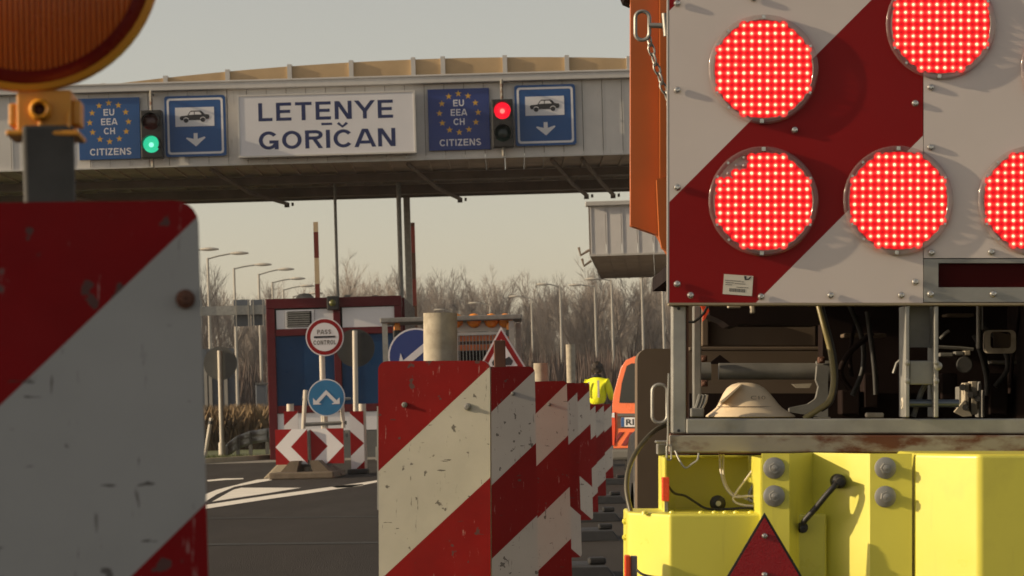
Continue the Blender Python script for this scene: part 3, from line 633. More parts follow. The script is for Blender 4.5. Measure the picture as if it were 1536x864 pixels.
t = Th('road_sign', 'round light blue sign with a split white arrow above the chevron board', 'sign', (p.x, ID + .25, 0))
c = t.p(489.5, 596.5, ID + .2); z_ = lambda u, v: (lambda q: (q.x, q.z))(t.p(u, v, ID + .2))
m = MB(); m.cyl((0, .08, 0), (0, .08, c.z), .045, .045, 10); m.build('pole', LAMPH, t, True)
round_sign_face(t, c, 28.3 * s, c.y, SIGNW, LBLUE)
A = [(0, 13), (4, 9), (15.5, -3), (20, 1.5), (20, -8.5), (7, -8.5), (11.5, -6.0), (0, 6), (-11.5, -6.0), (-7, -8.5), (-20, -8.5), (-20, 1.5), (-15.5, -3), (-4, 9)]
m = MB(); m.prism([(c.x + x * s, c.z + z * s - 1.5 * s) for x, z in A], c.y - .008, c.y - .0035); m.build('arrow', SIGNW, t)
m = MB(); m.tube([t.p(457, 637, ID + .3), t.p(520, 634, ID + .3)], .03, 6); m.build('cross_bar', DGALV, t)
for u0, v0, u1, v1 in ((458, 585, 455, 645), (513, 606, 515, 642)): m = MB(); m.cyl(t.p(u0, v0, ID + .3), t.p(u1, v1, ID + .3), .032, .032, 8); m.build('upright', LAMPH, t, True)
m = MB(); m.tube([t.p(453, 599, ID + .3), t.p(526, 598, ID + .3)], .02, 6); m.build('clamp_bar', GALV, t)
def chevron(t, u0, v0, u1, v1, d, left, name='chevron_panel'):
    a, b = t.p(u0, v0, d), t.p(u1, v1, d); x0, x1, zt, z0 = a.x, b.x, a.z, b.z; w = x1 - x0; zc = (zt + z0) / 2; h = (zt - z0) / 2
    m = MB(); m.box((x0, a.y, z0), (x1, a.y + .03, zt), 2)
    def q(p):
        xx = (p[0] - x0) if left else (x1 - p[0]); return xx / w * h * 1.95 - abs(p[1] - zc) * 1.0
    for half in (1, -1):
        pl = [(x0, zc), (x1, zc), (x1, zt if half > 0 else z0), (x0, zt if half > 0 else z0)]
        qq = (lambda p, half=half: ((p[0] - x0) if left else (x1 - p[0])) / w * h * 1.9 - abs(p[1] - zc))
        banded(m, pl, a.y - .002, qq, (0, h * .92), (1, 0, 1))
    return m.build(name, [SIGNW, RED, ALU], t)
p = Wp(465, 714, ID)
t = Th('chevron_barrier', 'low red and white double chevron board on a brown base', 'barrier', (p.x, ID, 0), (0, 0, R(-7)))
chevron(t, 412.5, 644.5, 463, 696, ID, True); chevron(t, 465.5, 643.5, 517.5, 694.5, ID, False)
m = MB(); t.rect(m, 463.3, 645, 465.2, 695, ID - .01, .05); m.build('centre_strip', DGALV, t)
m = MB(); t.rect(m, 434, 696.2, 498, 700, ID + .02, .06); t.rect(m, 517.8, 645, 523, 656, ID + .02, .05); m.build('rail', DGALV, t)
m = MB(); m.cyl(t.p(461, 697, ID + .1), t.p(461, 716, ID + .1), .05, .05, 10); m.build('post', LAMPH, t, True)
b0, b1 = t.p(424, 716, ID).x, t.p(502, 716, ID).x
m = MB(); m.plan([(b0 - .1, -.55), (b1 + .1, -.55), (b1, .9), (b0, .9)], 0, .10); m.build('base', WOODB, t, bev=.02)
for sx, x in ((1, b0 + .12), (-1, b1 - .15)): m = MB(); m.prism([(x - .1, .10), (x + .14, .10), (x + .1 * sx + .08, .26), (x + .1 * sx - .05, .26)], -.3, .5); m.build('support', WOODB, t)
m = MB(); m.plan([(b0 - .95, -.1), (b0 - .45, -.1), (b0 - .15, 1.6), (b0 - .45, 1.6)], 0, .02); 
cb = Th('concrete_block', 'pale sloped concrete block left of the chevron board', 'block', (t.o.location.x + b0, ID + .8, 0))
m = MB(); m.add([(-.32, -.5, 0), (.05, -.5, 0), (.05, 1.1, 0), (-.32, 1.1, 0), (.10, -.1, .42), (.28, -.1, .42), (.28, 1.1, .42), (.10, 1.1, .42), (.32, -.5, 0), (.32, 1.1, 0)],
      [(0, 1, 8, 5, 4), (0, 4, 7, 3), (4, 5, 6, 7), (5, 8, 9, 6), (3, 7, 6, 9, 2), (0, 3, 2, 9, 8, 1)]); m.build('block', CONC, cb, bev=.015)
m = MB(); q0, q1 = t.p(497, 697, ID + .5), t.p(514, 722, ID + .5); m.prism([(q0.x - .06, q0.z), (q0.x + .06, q0.z), (q1.x + .05, .03), (q1.x - .12, .03)], .3, .55); m.build('brace', WOODB, t)
def tall_panel(u0, v0, u1, v1, d, kind, lab, cap):
    p = Wp((u0 + u1) / 2, 715, d); t = Th('chevron_marker', lab, 'barrier', (p.x, d, 0), group='tall chevron markers before the booth')
    a, b = t.p(u0, v0, d), t.p(u1, v1, d); x0, x1, zt, z0 = a.x, b.x, a.z, b.z; w = x1 - x0
    m = MB(); m.box((x0, 0, max(z0, .03)), (x1, .03, zt), 2); pl = [(x0, z0), (x1, z0), (x1, zt), (x0, zt)]; per = .46; zc = (zt + z0) / 2
    for half in (1, -1):
        ph = [(x0, zc), (x1, zc), (x1, zt if half > 0 else z0), (x0, zt if half > 0 else z0)]
        qq = lambda p: abs(p[1] - zc) - .9 * ((p[0] - x0) if kind < 0 else (x1 - p[0]))
        qq2 = lambda p: abs(p[1] - zc) - .92 * ((x1 - p[0]) if kind > 0 else (p[0] - x0)) * 1.0
        banded(m, ph, -.002, qq2 if True else qq, (0, .27), (1, 0, 1))
    m.build('panel', [SIGNW, RED, ALU], t)
    m = MB(); m.cyl((cap, .08, 0), (cap, .08, zt + .11), .055, .055, 10); m.build('post', LAMPH, t, True)
    m = MB(); m.box((x0 - .05, -.2, 0), (x1 + .05, .35, .08)); m.build('foot', BLACK, t, bev=.02)
tall_panel(425.5, 617, 449.5, 713, 40.6, -1, 'left tall chevron marker half hidden by the low chevron board', 0)
tall_panel(524.5, 617, 547.5, 713, 40.6, 1, 'right tall chevron marker standing free of the low chevron board', .1)
# signs seen from behind
def back_sign(ut, vt, ub, r, cv, d, lab, cat='sign', rm=GREYP):
    p = Wp(ub, 690, d); t = Th('road_sign', lab, cat, (p.x, d, 0)); zt = t.p(ut, vt, d).z; c = t.p(ut, cv, d)
    m = MB(); m.cyl((0, 0, 0), (c.x, 0, zt), .05, .05, 10); m.cyl((0, 0, 0), (0, 0, .35), .075, .075, 10); m.build('pole', LAMPH, t, True)
    m = MB(); m.lathe([(.001, 0), (r, 0), (r, .03), (.001, .03)], (c.x, .06, c.z), 28); m.build('sign_disc', rm, t, 30)
back_sign(330, 526, 333.5, .36, 545, 57.0, 'round sign seen from behind on a pole by the green verge')
back_sign(533, 496, 534.5, .37, 522, 51.5, 'round sign seen from behind before the right booth window', rm=mk('dark_sign_back', (.028, .027, .024), .6, var=.1))
# ------------------------------------------------------------------ left background
d = 100
t = Th('sign_gantry', 'far grey beam gantry with sign plates seen from behind, left of the booth', 'gantry', (Wp(300, 470, d).x, d, 0))
m = MB(); a, b = t.p(150, 471, d), t.p(520, 471, d); m.box((a.x, 0, a.z - .17), (b.x, .35, a.z + .17)); m.build('beam', GALV, t)
for u in (160, 515): q = t.p(u, 480, d); m = MB(); m.box((q.x - .2, .05, 0), (q.x + .2, .4, q.z)); m.build('post', GALV, t)
for u0, v0, u1, v1 in ((250, 451, 303, 489), (351, 449.5, 374.5, 489.5), (377, 449.5, 396.5, 488)):
    m = MB(); t.rect(m, u0, v0, u1, v1, d + .4, .04); m.build('sign_plate', WALLB, t)
    for u in (u0 + 3, u1 - 2): m = MB(); t.rect(m, u - .8, v0 - 1, u + .8, v1 + 1, d - .06, .05); m.build('bracket', LAMPG, t)
d = 84
t = Th('panel_wall', 'blue grey panel wall with white posts behind the dry brush', 'wall', (Wp(320, 600, d).x, d, 0))
q0, q1 = t.p(190, 560, d), t.p(352, 560, d)
for i in range(5):
    za, zb2 = 3.0 - i * .46, 3.0 - (i + 1) * .46
    for k in range(4):
        w = (q1.x - q0.x) / 4; m = MB(); m.box((q0.x + k * w + .01, 0, zb2 + .012), (q0.x + (k + 1) * w - .01, .12, za)); m.build('panel', WALLB, t)
for u in (225, 262, 309, 316, 339):
    q = t.p(u, 570, d); m = MB(); m.box((q.x - .05, -.12, 0), (q.x + .05, -.01, 2.5)); m.build('post', LAMPG, t)
m = MB(); m.box((q0.x, .02, 0), (q1.x, .1, .69)); m.build('under_wall_shadow', DARK, t)  # dark slab stands in for the shadow under the panel wall
d = 90
t = Th('utility_cabinet', 'small dark blue cabinet beside the left edge of the booth', 'cabinet', (Wp(391, 600, d).x, d, 0))
m = MB(); t.rect(m, 384, 577, 399, 640, d, .6); m.build('body', WALLB, t, bev=.03); m = MB(); t.rect(m, 383, 574, 400, 577, d - .04, .7); m.build('cap', GREYP, t)
# guard rail curving up to the booth
t = Th('guard_rail', 'curved grey steel guard rail ending beside the booth', 'guard rail', (Wp(335, 688, 58).x, 58, 0))
pts = []
for u, v, d in ((334, 679, 57.3), (342, 669, 57.8), (356, 658, 58.6), (375, 650.5, 59.5), (400, 646.5, 60.5), (425, 645, 61.5)):
    pts.append(t.p(u, v + 6, d))
m = MB()
prof = [(-.02, .15), (.04, .10), (.04, .04), (-.02, 0), (.04, -.04), (.04, -.10), (-.02, -.15)]
for i in range(len(pts) - 1):
    a, b = pts[i], pts[i + 1]; k = len(prof)
    m.add([(p.x, p.y - o, p.z + z) for p in (a, b) for o, z in prof], [(j, j + 1, k + j + 1, k + j) for j in range(k - 1)])
o_ = m.build('rail', GALV, t, True); o_.modifiers.new('thick', 'SOLIDIFY').thickness = .012
for i in (2, 3, 4): q = pts[i]; m = MB(); m.box((q.x - .04, q.y + .03, 0), (q.x + .04, q.y + .11, q.z + .1)); m.build('post', DGALV, t)
t = Th('leaning_post', 'thin white marker post leaning right on the verge', 'post', (Wp(306, 682, 57).x, 57, .0))
q = t.p(317, 627, 57); m = MB(); m.cyl((0, 0, 0), (q.x, 0, q.z), .045, .04, 8); m.build('shaft', LAMPH, t, True); m = MB(); m.cyl((q.x * .85, 0, q.z * .85), (q.x * .93, 0, q.z * .93), .047, .046, 8); m.build('band', INK, t)
# ------------------------------------------------------------------ sign trailer behind the striped panels
TD = 41.0
t = Th('sign_trailer', 'roadworks trailer with steel frame, orange grille and amber lamps', 'trailer', (Wp(676, 700, TD).x, TD, 0)); s = TD / F
m = MB(); t.rect(m, 570, 474, 783, 481.5, TD - .3, 1.5); m.build('roof_bar', DGALV, t, bev=.015)
for u, dd in ((579, -.25), (595, .9), (769, -.25), (779, .9)):
    q = t.p(u, 560, TD + dd); m = MB(); m.box((q.x - .04, dd, .55), (q.x + .04, dd + .08, t.p(u, 481.6, TD).z)); m.build('frame_post', GALV, t)
m = MB(); t.rect(m, 572, 640, 782, 655, TD - .25, 1.4); m.build('chassis', DARK, t)
for sx in (-1, 1):
    m = MB(); m.lathe([(.1, -.1), (.3, -.1), (.33, -.06), (.33, .06), (.3, .1), (.1, .1)], (0, 0, 0), 20); w_ = m.build('wheel', BLACK, t, True); w_.location = (sx * .85, .45, .33); w_.rotation_euler = (0, 0, R(90))
    m = MB(); m.lathe([(.001, -.07), (.18, -.09), (.2, -.1)], (0, 0, 0), 14); m.build('rim', GALV, w_)
m = MB(); t.rect(m, 684, 498, 772, 502, TD - .1, .06); t.rect(m, 684, 502, 687.5, 560, TD - .1, .06); t.rect(m, 768, 502, 772, 560, TD - .1, .06); t.rect(m, 640, 484, 772, 497.5, TD + .05, .05); m.build('grille_frame', GUTTER, t)
for v0, v1, mt in ((503, 511, GRILO), (511.5, 516, RUST), (516.5, 525, GRILO), (525.5, 545, DARK)):
    m = MB(); t.rect(m, 688, v0, 767.5, v1, TD - .02, .03); m.build('grille_band', mt, t)
m = MB()
for k in range(16): t.rect(m, 689 + k * 5, 503, 690.1 + k * 5, 545, TD - .05, .02)
m.build('grille_bars', GALV, t)
for u in (654, 684, 711, 737, 758):
    q = t.p(u, 480, TD); m = MB(); m.lathe([(.001, -.05), (.07, -.045), (.10, -.02), (.112, .02)], (q.x, -.02, q.z - .01), 18); m.build('lamp_lens', AMBER2, t, True)
for u, v in ((596, 489), (764, 488)):
    q = t.p(u, v, TD); m = MB(); m.lathe([(.05, -.07), (.052, -.02), (.045, .03), (.025, .055), (.002, .06)], (q.x, -.12, q.z), 14, axis='z'); m.build('beacon_dome', AMBER2, t, True)
    m = MB(); m.cyl((q.x, -.12, q.z - .17), (q.x, -.12, q.z - .07), .06, .06, 12); m.build('beacon_base', TLBODY, t, True)
t = Th('road_sign', 'round dark blue sign with a white down left arrow behind the galvanised tube', 'sign', (Wp(622, 700, TD - .5).x, TD - .5, 0)); s = (TD - .5) / F
c = t.p(624, 534, TD - .5); c.y = 0
round_sign_face(t, c, 42 * s, -.02, SIGNW, BLUE2)
def rot(pts, a): return [(x * math.cos(a) - z * math.sin(a), x * math.sin(a) + z * math.cos(a)) for x, z in pts]
A = rot([(-33, 0), (-14, 16), (-18, 5), (30, 5), (30, -5), (-18, -5), (-14, -16)], R(38))
m = MB(); m.prism([(c.x + x * s - 2 * s, c.z + z * s + 1 * s) for x, z in A], -.028, -.0235); m.build('arrow', SIGNW, t)
m = MB(); m.cyl((0, .06, 0), (c.x, .06, c.z + .1), .04, .04, 8); m.build('post', GALV, t, True)
t = Th('road_sign', 'red bordered triangle warning sign behind the brown post', 'sign', (Wp(752, 700, TD - .6).x, TD - .6, 0)); s = (TD - .6) / F
c = t.p(752.5, 530, TD - .6); z_ = lambda pts: [(c.x + x * s, c.z + z * s) for x, z in pts]
def tri(r): return [(r * math.sin(R(a)), r * math.cos(R(a))) for a in (0, 120, 240)]
for r, mt, y, nme in ((46, SIGNW, 0, 'sign_plate'), (41, RED, -.004, 'border'), (27, SIGNW, -.008, 'white_field')):
    m = MB(); m.prism(z_([(x, z - 6) for x, z in tri(r)]), y, y + (.03 if r == 46 else .003)); m.build(nme, mt, t)
m = MB(); m.prism(z_([(-14, -18), (14, -18), (17, -12), (11, -5), (4, -9), (-3, -2), (-10, -7), (-15, -13)]), -.013, -.0085); m.build('pictogram', INK, t)
m = MB(); m.cyl((0, .08, 0), (0, .08, c.z), .035, .035, 8); m.build('post', GALV, t, True)
# ------------------------------------------------------------------ orange van
VD = 34.0; s = VD / F
v_ = Th('van', 'orange red roadworks van parked with its rear to us beyond the truck', 'van', (Wp(1018, 700, VD).x, VD, 0))
VYAW = R(-23); x0 = v_.p(918.5, 620, VD).x; zr = v_.p(950, 530, VD).z; zbm = v_.p(940, 672, VD).z
hw = -x0
half = [(hw, zbm), (hw, .95), (hw - .02, 1.08), (hw - .13, 1.42), (hw - .20, 1.515), (hw - .32, 1.56), (hw - .6, 1.58)]
out = half + [(-x, z) for x, z in half[::-1]]
secs = [(0.0, 1.0, 1.0), (.06, 1.0, 1.0), (2.7, 1.0, 1.0), (3.1, .97, .97), (3.7, .96, .62), (4.25, .9, .52)]
mb_ = MB(); n = len(out); vs = []
for y, fx, fz in secs: vs += [(x * fx, y, zbm + (z - zbm) * fz if z > 1.0 and fz < .9 else z * (1 if z < 1 else fz)) for x, z in out]
fs = []
for i in range(len(secs) - 1): fs += [(i * n + j, i * n + (j + 1) % n, (i + 1) * n + (j + 1) % n, (i + 1) * n + j) for j in range(n)]
fs += [tuple(range(n - 1, -1, -1)), tuple(range((len(secs) - 1) * n, len(secs) * n))]
mb_.add(vs, [f[::-1] for f in fs]); mb_.build('body', VANO, v_, 30, bev=.03, seg=3)
def vr(name, mat, pts, y, thk, par=None):
    m = MB(); q = [v_.p(u, v, VD) for u, v in pts]; m.prism([(a.x, a.z) for a in q], y, y + thk); return m.build(name, mat, par or v_)
vr('rear_window', GLASS, [(930, 604), (1106, 604), (1094, 549), (1085, 545), (950, 545), (942, 549), (934, 575)], -.012, .03)
vr('tail_light', ORREF, [(917.8, 668), (922.5, 668), (924, 640), (923, 618), (919, 618), (918, 640)], -.02, .1)
vr('tail_light', ORREF, [(1118.2, 668), (1113.5, 668), (1112, 640), (1113, 618), (1117, 618), (1118, 640)], -.02, .1)
vr('reversing_lens', SIGNW, [(918.6, 626), (923, 626), (923, 619), (919.2, 619)], -.026, .02)
vr('handle_strip', BUMP, [(928, 624.5), (1106, 624.5), (1106, 620), (928, 620)], -.025, .03)
vr('plate_recess', RUST, [(927, 642.5), (1106, 642.5), (1106, 625), (927, 625)], -.004, .02)
pl_ = vr('number_plate', SIGNW, [(933, 640), (1010, 640), (1010, 626), (933, 626)], -.016, .012)
vr('blue_band', BLUE, [(933.2, 639.8), (938, 639.8), (938, 626.2), (933.2, 626.2)], -.0185, .002, pl_)
q = v_.p(947.5, 633, VD); text('lettering', 'RI', pl_, INK, q.x, -.0185, q.z, 13 * s, 9 * s, .03)
for k in range(14):
    ub = 919 + k * 14
    if ub + 20 > 1117: break
    vr('hatch_stripe', VANR, [(ub, 668), (ub + 7, 668), (ub + 21, 648), (ub + 14, 648)] if k else [(921, 664), (924, 664), (937, 648), (930, 648)], -.012, .015)
m = MB(); m.box((-hw - .01, -.10, v_.p(940, 690, VD).z), (hw + .01, .3, zbm - .002)); m.build('bumper', BUMP, v_, bev=.04)
for sx in (-1, 1):
    for y in (.55, 3.45):
        m = MB(); m.lathe([(.12, -.1), (.28, -.1), (.31, -.06), (.31, .06), (.28, .1), (.12, .1)], (0, 0, 0), 24); w_ = m.build('wheel', BLACK, v_, True); w_.location = (sx * (hw - .14), y, .31); w_.rotation_euler = (0, 0, R(90))
        m = MB(); m.lathe([(.001, -.07), (.17, -.1), (.2, -.09)], (0, 0, 0), 16); m.build('rim', GALV, w_, True)
    m = MB(); m.box((sx * (hw + .02), 2.75, 1.0), (sx * (hw + .2), 2.87, 1.2)); m.build('mirror', TLBODY, v_, bev=.03)
    m = MB(); m.box((sx * (hw - .008), .5, 1.10), (sx * (hw - .005), 2.6, 1.38)); m.build('side_window', GLASS, v_)
v_.o.rotation_euler = (0, 0, VYAW); c_ = Vector((x0, 0, 0)); rc = Matrix.Rotation(VYAW, 3, 'Z') @ c_; v_.o.location += c_ - rc
# ------------------------------------------------------------------ worker
PD = 53.0
pr = Th('person', 'road worker in a yellow hi vis jacket seen from behind beside the orange van', 'person', (Wp(899, 700, PD).x, PD, 0), (0, 0, R(-28)))
def skinned(name, nodes, edges, mat, par, lvl=2, root=0):
    me = bpy.data.meshes.new(name); me.from_pydata([n_[0] for n_ in nodes], edges, []); o = link(name, me, par); me.materials.append(mat)
    sk = o.modifiers.new('skin', 'SKIN'); sk.use_smooth_shade = True
    for i, n_ in enumerate(nodes):
        r = n_[1]; me.skin_vertices[0].data[i].radius = r if isinstance(r, tuple) else (r, r)
    me.skin_vertices[0].data[root].use_root = True
    ss = o.modifiers.new('subd', 'SUBSURF'); ss.levels = lvl; ss.render_levels = lvl; return o
skinned('body', [((0, 0, .90), (.10, .08)), ((0, 0, 1.15), (.12, .09)), ((0, -.01, 1.36), (.14, .10)), ((0, .01, 1.47), (.07, .07)), ((0, .03, 1.54), .052), ((0, .05, 1.61), (.075, .085)), ((0, .06, 1.70), (.068, .082)),
                 ((-.19, 0, 1.40), .06), ((-.25, .05, 1.15), .048), ((-.20, .22, 1.02), .036), ((-.17, .30, 1.0), .03), ((.19, 0, 1.40), .06), ((.25, .05, 1.15), .048), ((.20, .22, 1.02), .036), ((.17, .30, 1.0), .03),
                 ((-.10, .01, .85), .085), ((-.12, -.01, .48), .058), ((-.13, .03, .08), .042), ((-.14, -.10, .04), .038), ((.10, .01, .85), .085), ((.12, -.01, .48), .058), ((.13, .03, .08), .042), ((.14, -.10, .04), .038)],
        [(0, 1), (1, 2), (2, 3), (3, 4), (4, 5), (5, 6), (2, 7), (7, 8), (8, 9), (9, 10), (2, 11), (11, 12), (12, 13), (13, 14), (0, 15), (15, 16), (16, 17), (17, 18), (0, 19), (19, 20), (20, 21), (21, 22)], SKIN, pr)
skinned('hi_vis_jacket', [((0, 0, .90), (.205, .155)), ((0, -.01, 1.2), (.205, .16)), ((0, -.015, 1.38), (.205, .145)), ((0, 0, 1.47), (.10, .09)), ((-.21, 0, 1.40), .082), ((-.275, .03, 1.16), .07), ((-.21, .20, 1.04), .055),
                          ((.21, 0, 1.40), .082), ((.275, .03, 1.16), .07), ((.21, .20, 1.04), .055)], [(0, 1), (1, 2), (2, 3), (2, 4), (4, 5), (5, 6), (2, 7), (7, 8), (8, 9)], HIVIS, pr)
skinned('collar', [((0, 0, 1.45), (.15, .12)), ((0, .02, 1.56), (.095, .095))], [(0, 1)], CLOTHD, pr)
skinned('trousers', [((0, 0, .98), (.165, .125)), ((-.10, 0, .78), .105), ((-.12, -.01, .48), .085), ((-.13, .02, .10), .075), ((.10, 0, .78), .105), ((.12, -.01, .48), .085), ((.13, .02, .10), .075)], [(0, 1), (1, 2), (2, 3), (0, 4), (4, 5), (5, 6)], CLOTHD, pr)
for sx in (-1, 1): skinned('boot', [((sx * .13, -.05, .055), .05), ((sx * .135, .05, .05), .052), ((sx * .14, .15, .045), .042)], [(0, 1), (1, 2)], BLACK, pr)
hr = MB(); rn = random.Random(3)
for i in range(8):
    th0, th1 = i * .29, (i + 1) * .29
    for k in range(14):
        q = []
        for th, kk in ((th0, k), (th0, k + 1), (th1, k + 1), (th1, k)):
            a = kk % 14 * math.pi / 7; r = .122 + .014 * math.sin(a * 3 + th * 5) + .008 * math.sin(a * 7)
            q.append((r * math.sin(th) * math.cos(a), .035 + 1.12 * r * math.sin(th) * math.sin(a), 1.655 + 1.15 * r * math.cos(th)))
        if i < 4 or math.sin((k + .5) * math.pi / 7) < .2: hr.add(q, [(0, 3, 2, 1)])
hr.build('hair', HAIR, pr, True)
m = MB(); m.box((.09, -.172, 1.08), (.13, -.158, 1.42)); m.box((-.12, -.172, 1.08), (-.085, -.158, 1.40)); m.build('reflective_strip', SILV, pr)
# ------------------------------------------------------------------ striped guide panels
PW = .25
def beacon(ur, vt, sc, yaw, H, label, mats, chev=False, lean=0., post=None, group='striped guide panels in a row', bolts=()):
    d = F / sc; tr = Wp(ur, vt, d); c, s_ = math.cos(yaw), math.sin(yaw)
    base = Vector((tr.x - PW / 2 * c, d - PW / 2 * s_, 0)); zt = tr.z; z0 = max(.035, zt - H)
    t = Th('guide_panel', label, 'guide panel', base, (0, 0, yaw), group)
    t.o.rotation_euler = (0, lean, yaw)
    if lean: t.o.location.x -= math.sin(lean) * zt
    m = MB(); o = rrect(-PW / 2, z0, PW / 2, zt, .02)
    m.prism([(x, z) for x, z in o], .001, .018, 2)
    if chev:
        zc = zt - .53
        for sg in (1, -1):
            half_ = clip(o, lambda p: sg * (p[1] - zc)); banded(m, half_, 0, lambda p: abs(p[1] - zc) - .92 * (p[0] + PW / 2), (0, .2437, .4874), (1, 0, 1, 0))
    else:
        banded(m, o, 0, lambda p: (zt - p[1]) + .92 * (p[0] + PW / 2), (.2437, .4874, .7311, .9748, 1.2185), (1, 0, 1, 0, 1, 0))
    m.build('panel', [mats[0], mats[1], ALU], t)
    m = MB(); m.add([(-.22, -.32, 0), (.30, -.32, 0), (.30, .42, 0), (-.22, .42, 0), (-.17, -.26, .07), (.25, -.26, .07), (.25, .36, .07), (-.17, .36, .07)],
                    [(0, 3, 2, 1), (4, 5, 6, 7), (0, 1, 5, 4), (1, 2, 6, 5), (2, 3, 7, 6), (3, 0, 4, 7)]); m.box((.16, -.06, .07), (.26, .06, .11)); m.build('foot', BLACK, t, bev=.012)
    if post:
        kind, ul, u2, vtop = post; pd = d + .06; a, b = Wp(ul, vtop, pd), Wp(u2, vtop, pd); xc = ((a + b) / 2 - base); xx = xc.x * c + xc.y * s_; r = (b - a).length / 2
        m = MB()
        if kind == 'tube':
            y = .022 + r; m.cyl((xx, y, .07), (xx, y, a.z), r, r, 28, caps=False); m.cyl((xx, y, a.z), (xx, y, a.z - .4), r * .93, r * .93, 28, caps=False); m.lathe([(r * .93, a.z), (r, a.z)], (xx, y, 0), 28, axis='z')
            m.build('tube_post', PIPE, t, True)
        else:
            m.box((xx - r, .022, .07), (xx + r, .06, a.z)); m.build('flat_post', RUST if kind == 'rust' else DARKST, t, bev=.003)
    for x, z, r in bolts:
        m = MB(); m.lathe([(.001, -.010), (r * .5, -.010), (r * .55, -.005), (r, -.004), (r * 1.05, 0)], (x, -.0005, zt - z), 14); m.build('bolt', RUST if sc > 1000 else DGALV, t, True)
    return t, zt
for a in [
    (297, 300, 1764, R(11), 1.02, 'nearest striped panel carrying a big round amber warning lamp', (SHADEDW, AGEDR), False, 0., ('bar', 33, 107, 200), ((.112, .084, .008),)),
    (735, 538.5, 680, R(-7), 1.0, 'scratched striped panel in front of the wide galvanised tube', (WORNW, WORNR), False, R(1.4), ('tube', 632, 683, 470), ((.075, .102, .008), (-.066, .097, .006))),
    (802, 549, 446, R(2), 1.0, 'striped panel with a flat brown post behind it', (GUIDEW, GUIDER), False, R(.6), ('rust', 740, 757, 511), ((.05, .09, .007),)),
    (850, 571, 318, R(2), 1.0, 'striped panel with a short galvanised tube stub', (GUIDEW, GUIDER), False, 0., ('tube', 800, 822, 545), ((.04, .11, .008),)),
    (865.5, 574, 262, R(3), 1.0, 'first chevron striped panel of the row', (GUIDEW, GUIDER), True, 0., None, ()),
    (884, 574, 206, R(2), 1.0, 'second chevron striped panel, a tall thin tube behind it', (GUIDEW, GUIDER), True, 0., ('tube', 848.5, 862, 517), ()),
    (893, 606, 178, R(2), .95, 'lower striped panel just past the chevron panels', (GUIDEW, GUIDER), False, 0., None, ()),
    (905.5, 606, 152, R(3), .95, 'second last striped panel below the worker', (GUIDEW, GUIDER), False, 0., None, ((.0, .15, .012),)),
    (917, 606, 124, R(2), .95, 'last striped panel touching the orange van', (GUIDEW, GUIDER), False, 0., None, ())]:
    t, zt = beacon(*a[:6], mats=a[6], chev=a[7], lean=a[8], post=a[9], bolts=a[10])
    if a[2] == 1764: B0 = t
    if a[2] == 680:
        m = MB(); m.box((-.129, .004, zt - .33), (-.1255, .03, zt - .10)); m.box((-.133, .008, zt - .22), (-.1252, .026, zt - .19)); m.build('edge_clip', GALV, t)
# warning lamp on the nearest panel
LD = F / 1764 + .014; s = LD / F
wl = Th('warning_lamp', 'round amber roadworks warning lamp on top of the nearest striped panel', 'warning lamp', Wp(64, 205, LD), (0, ROLL, R(4)))
c = wl.p(41, -61, LD); cx, cz = c.x, c.z; yb = 0
m = MB(); m.lathe([(199 * s, -.012), (201 * s, -.006), (200 * s, .001), (188 * s, .02), (150 * s, .045), (.002, .05)], (cx, yb, cz), 64); m.lathe([(199 * s, -.012), (190 * s, -.014), (193 * s, -.006)], (cx, yb, cz), 64); m.build('rim', AMBRIM, wl, True)
m = MB(); n = 120; prof = [(0.001, -.018), (60 * s, -.017), (120 * s, -.013), (160 * s, -.008), (187.5 * s, -.003)]; vs = []; fs = []
NX = 92
def lens_y(x, z):
    rr = math.hypot(x, z) / (187.5 * s); return -.003 - .016 * max(0, 1 - rr * rr) ** .8
xs = [(-1 + 2 * i / (NX * 2)) * 187.4 * s for i in range(NX * 2 + 1)]
for i, xx in enumerate(xs):
    h = math.sqrt(max(0, (187.5 * s) ** 2 - xx * xx))
    for j in range(13): zz = -h + 2 * h * j / 12; vs.append((cx + xx, yb + lens_y(xx, zz) - (.0035 if i % 4 in (1, 2) else 0), cz + zz))
for i in range(NX * 2): fs += [(i * 13 + j, (i + 1) * 13 + j, (i + 1) * 13 + j + 1, i * 13 + j + 1) for j in range(12)]
m.add(vs, fs); m.build('ribbed_lens', AMBER, wl, 60)
m = MB(); m.lathe([(194 * s, -.0045), (182 * s, -.0085), (170 * s, -.0118)], (cx, yb, cz), 64); m.build('lens_edge', AMBRED, wl, True)
def wr(name, mat, u0, v0, u1, v1, y0, y1, bev=.0015):
    a, b = wl.p(u0, v0, LD), wl.p(u1, v1, LD); m = MB(); m.box((a.x, y0, b.z), (b.x, y1, a.z)); return m.build(name, mat, wl, bev=bev, seg=3)
wr('bracket', AMBRIM, 27, 136, 108, 203, -.008, .05); wr('bracket_flange', AMBRIM, 12, 198, 121, 206, -.016, .05); wr('bracket_ear', AMBRIM, 14, 156, 27, 190, -.004, .03, .002); wr('bracket_ear', AMBRIM, 108, 150, 121, 188, -.004, .03, .002)
wr('bracket_rib', AMBRIM, 60, 184, 66, 199, -.014, -.006); wr('bracket_rib', AMBRIM, 102, 170, 108, 199, -.014, -.006)
q = wl.p(62, 167, LD); m = MB(); m.lathe([(9 * s, -.006), (9 * s, -.017), (12 * s, -.019), (16 * s, -.016), (17 * s, -.008)], (q.x, 0, q.z), 24); m.build('key_boss', AMBRIM, wl, True)
m = MB(); m.lathe([(.0005, -.010), (8.8 * s, -.009)], (q.x, 0, q.z), 16); m.build('key_bolt', RUST, wl)
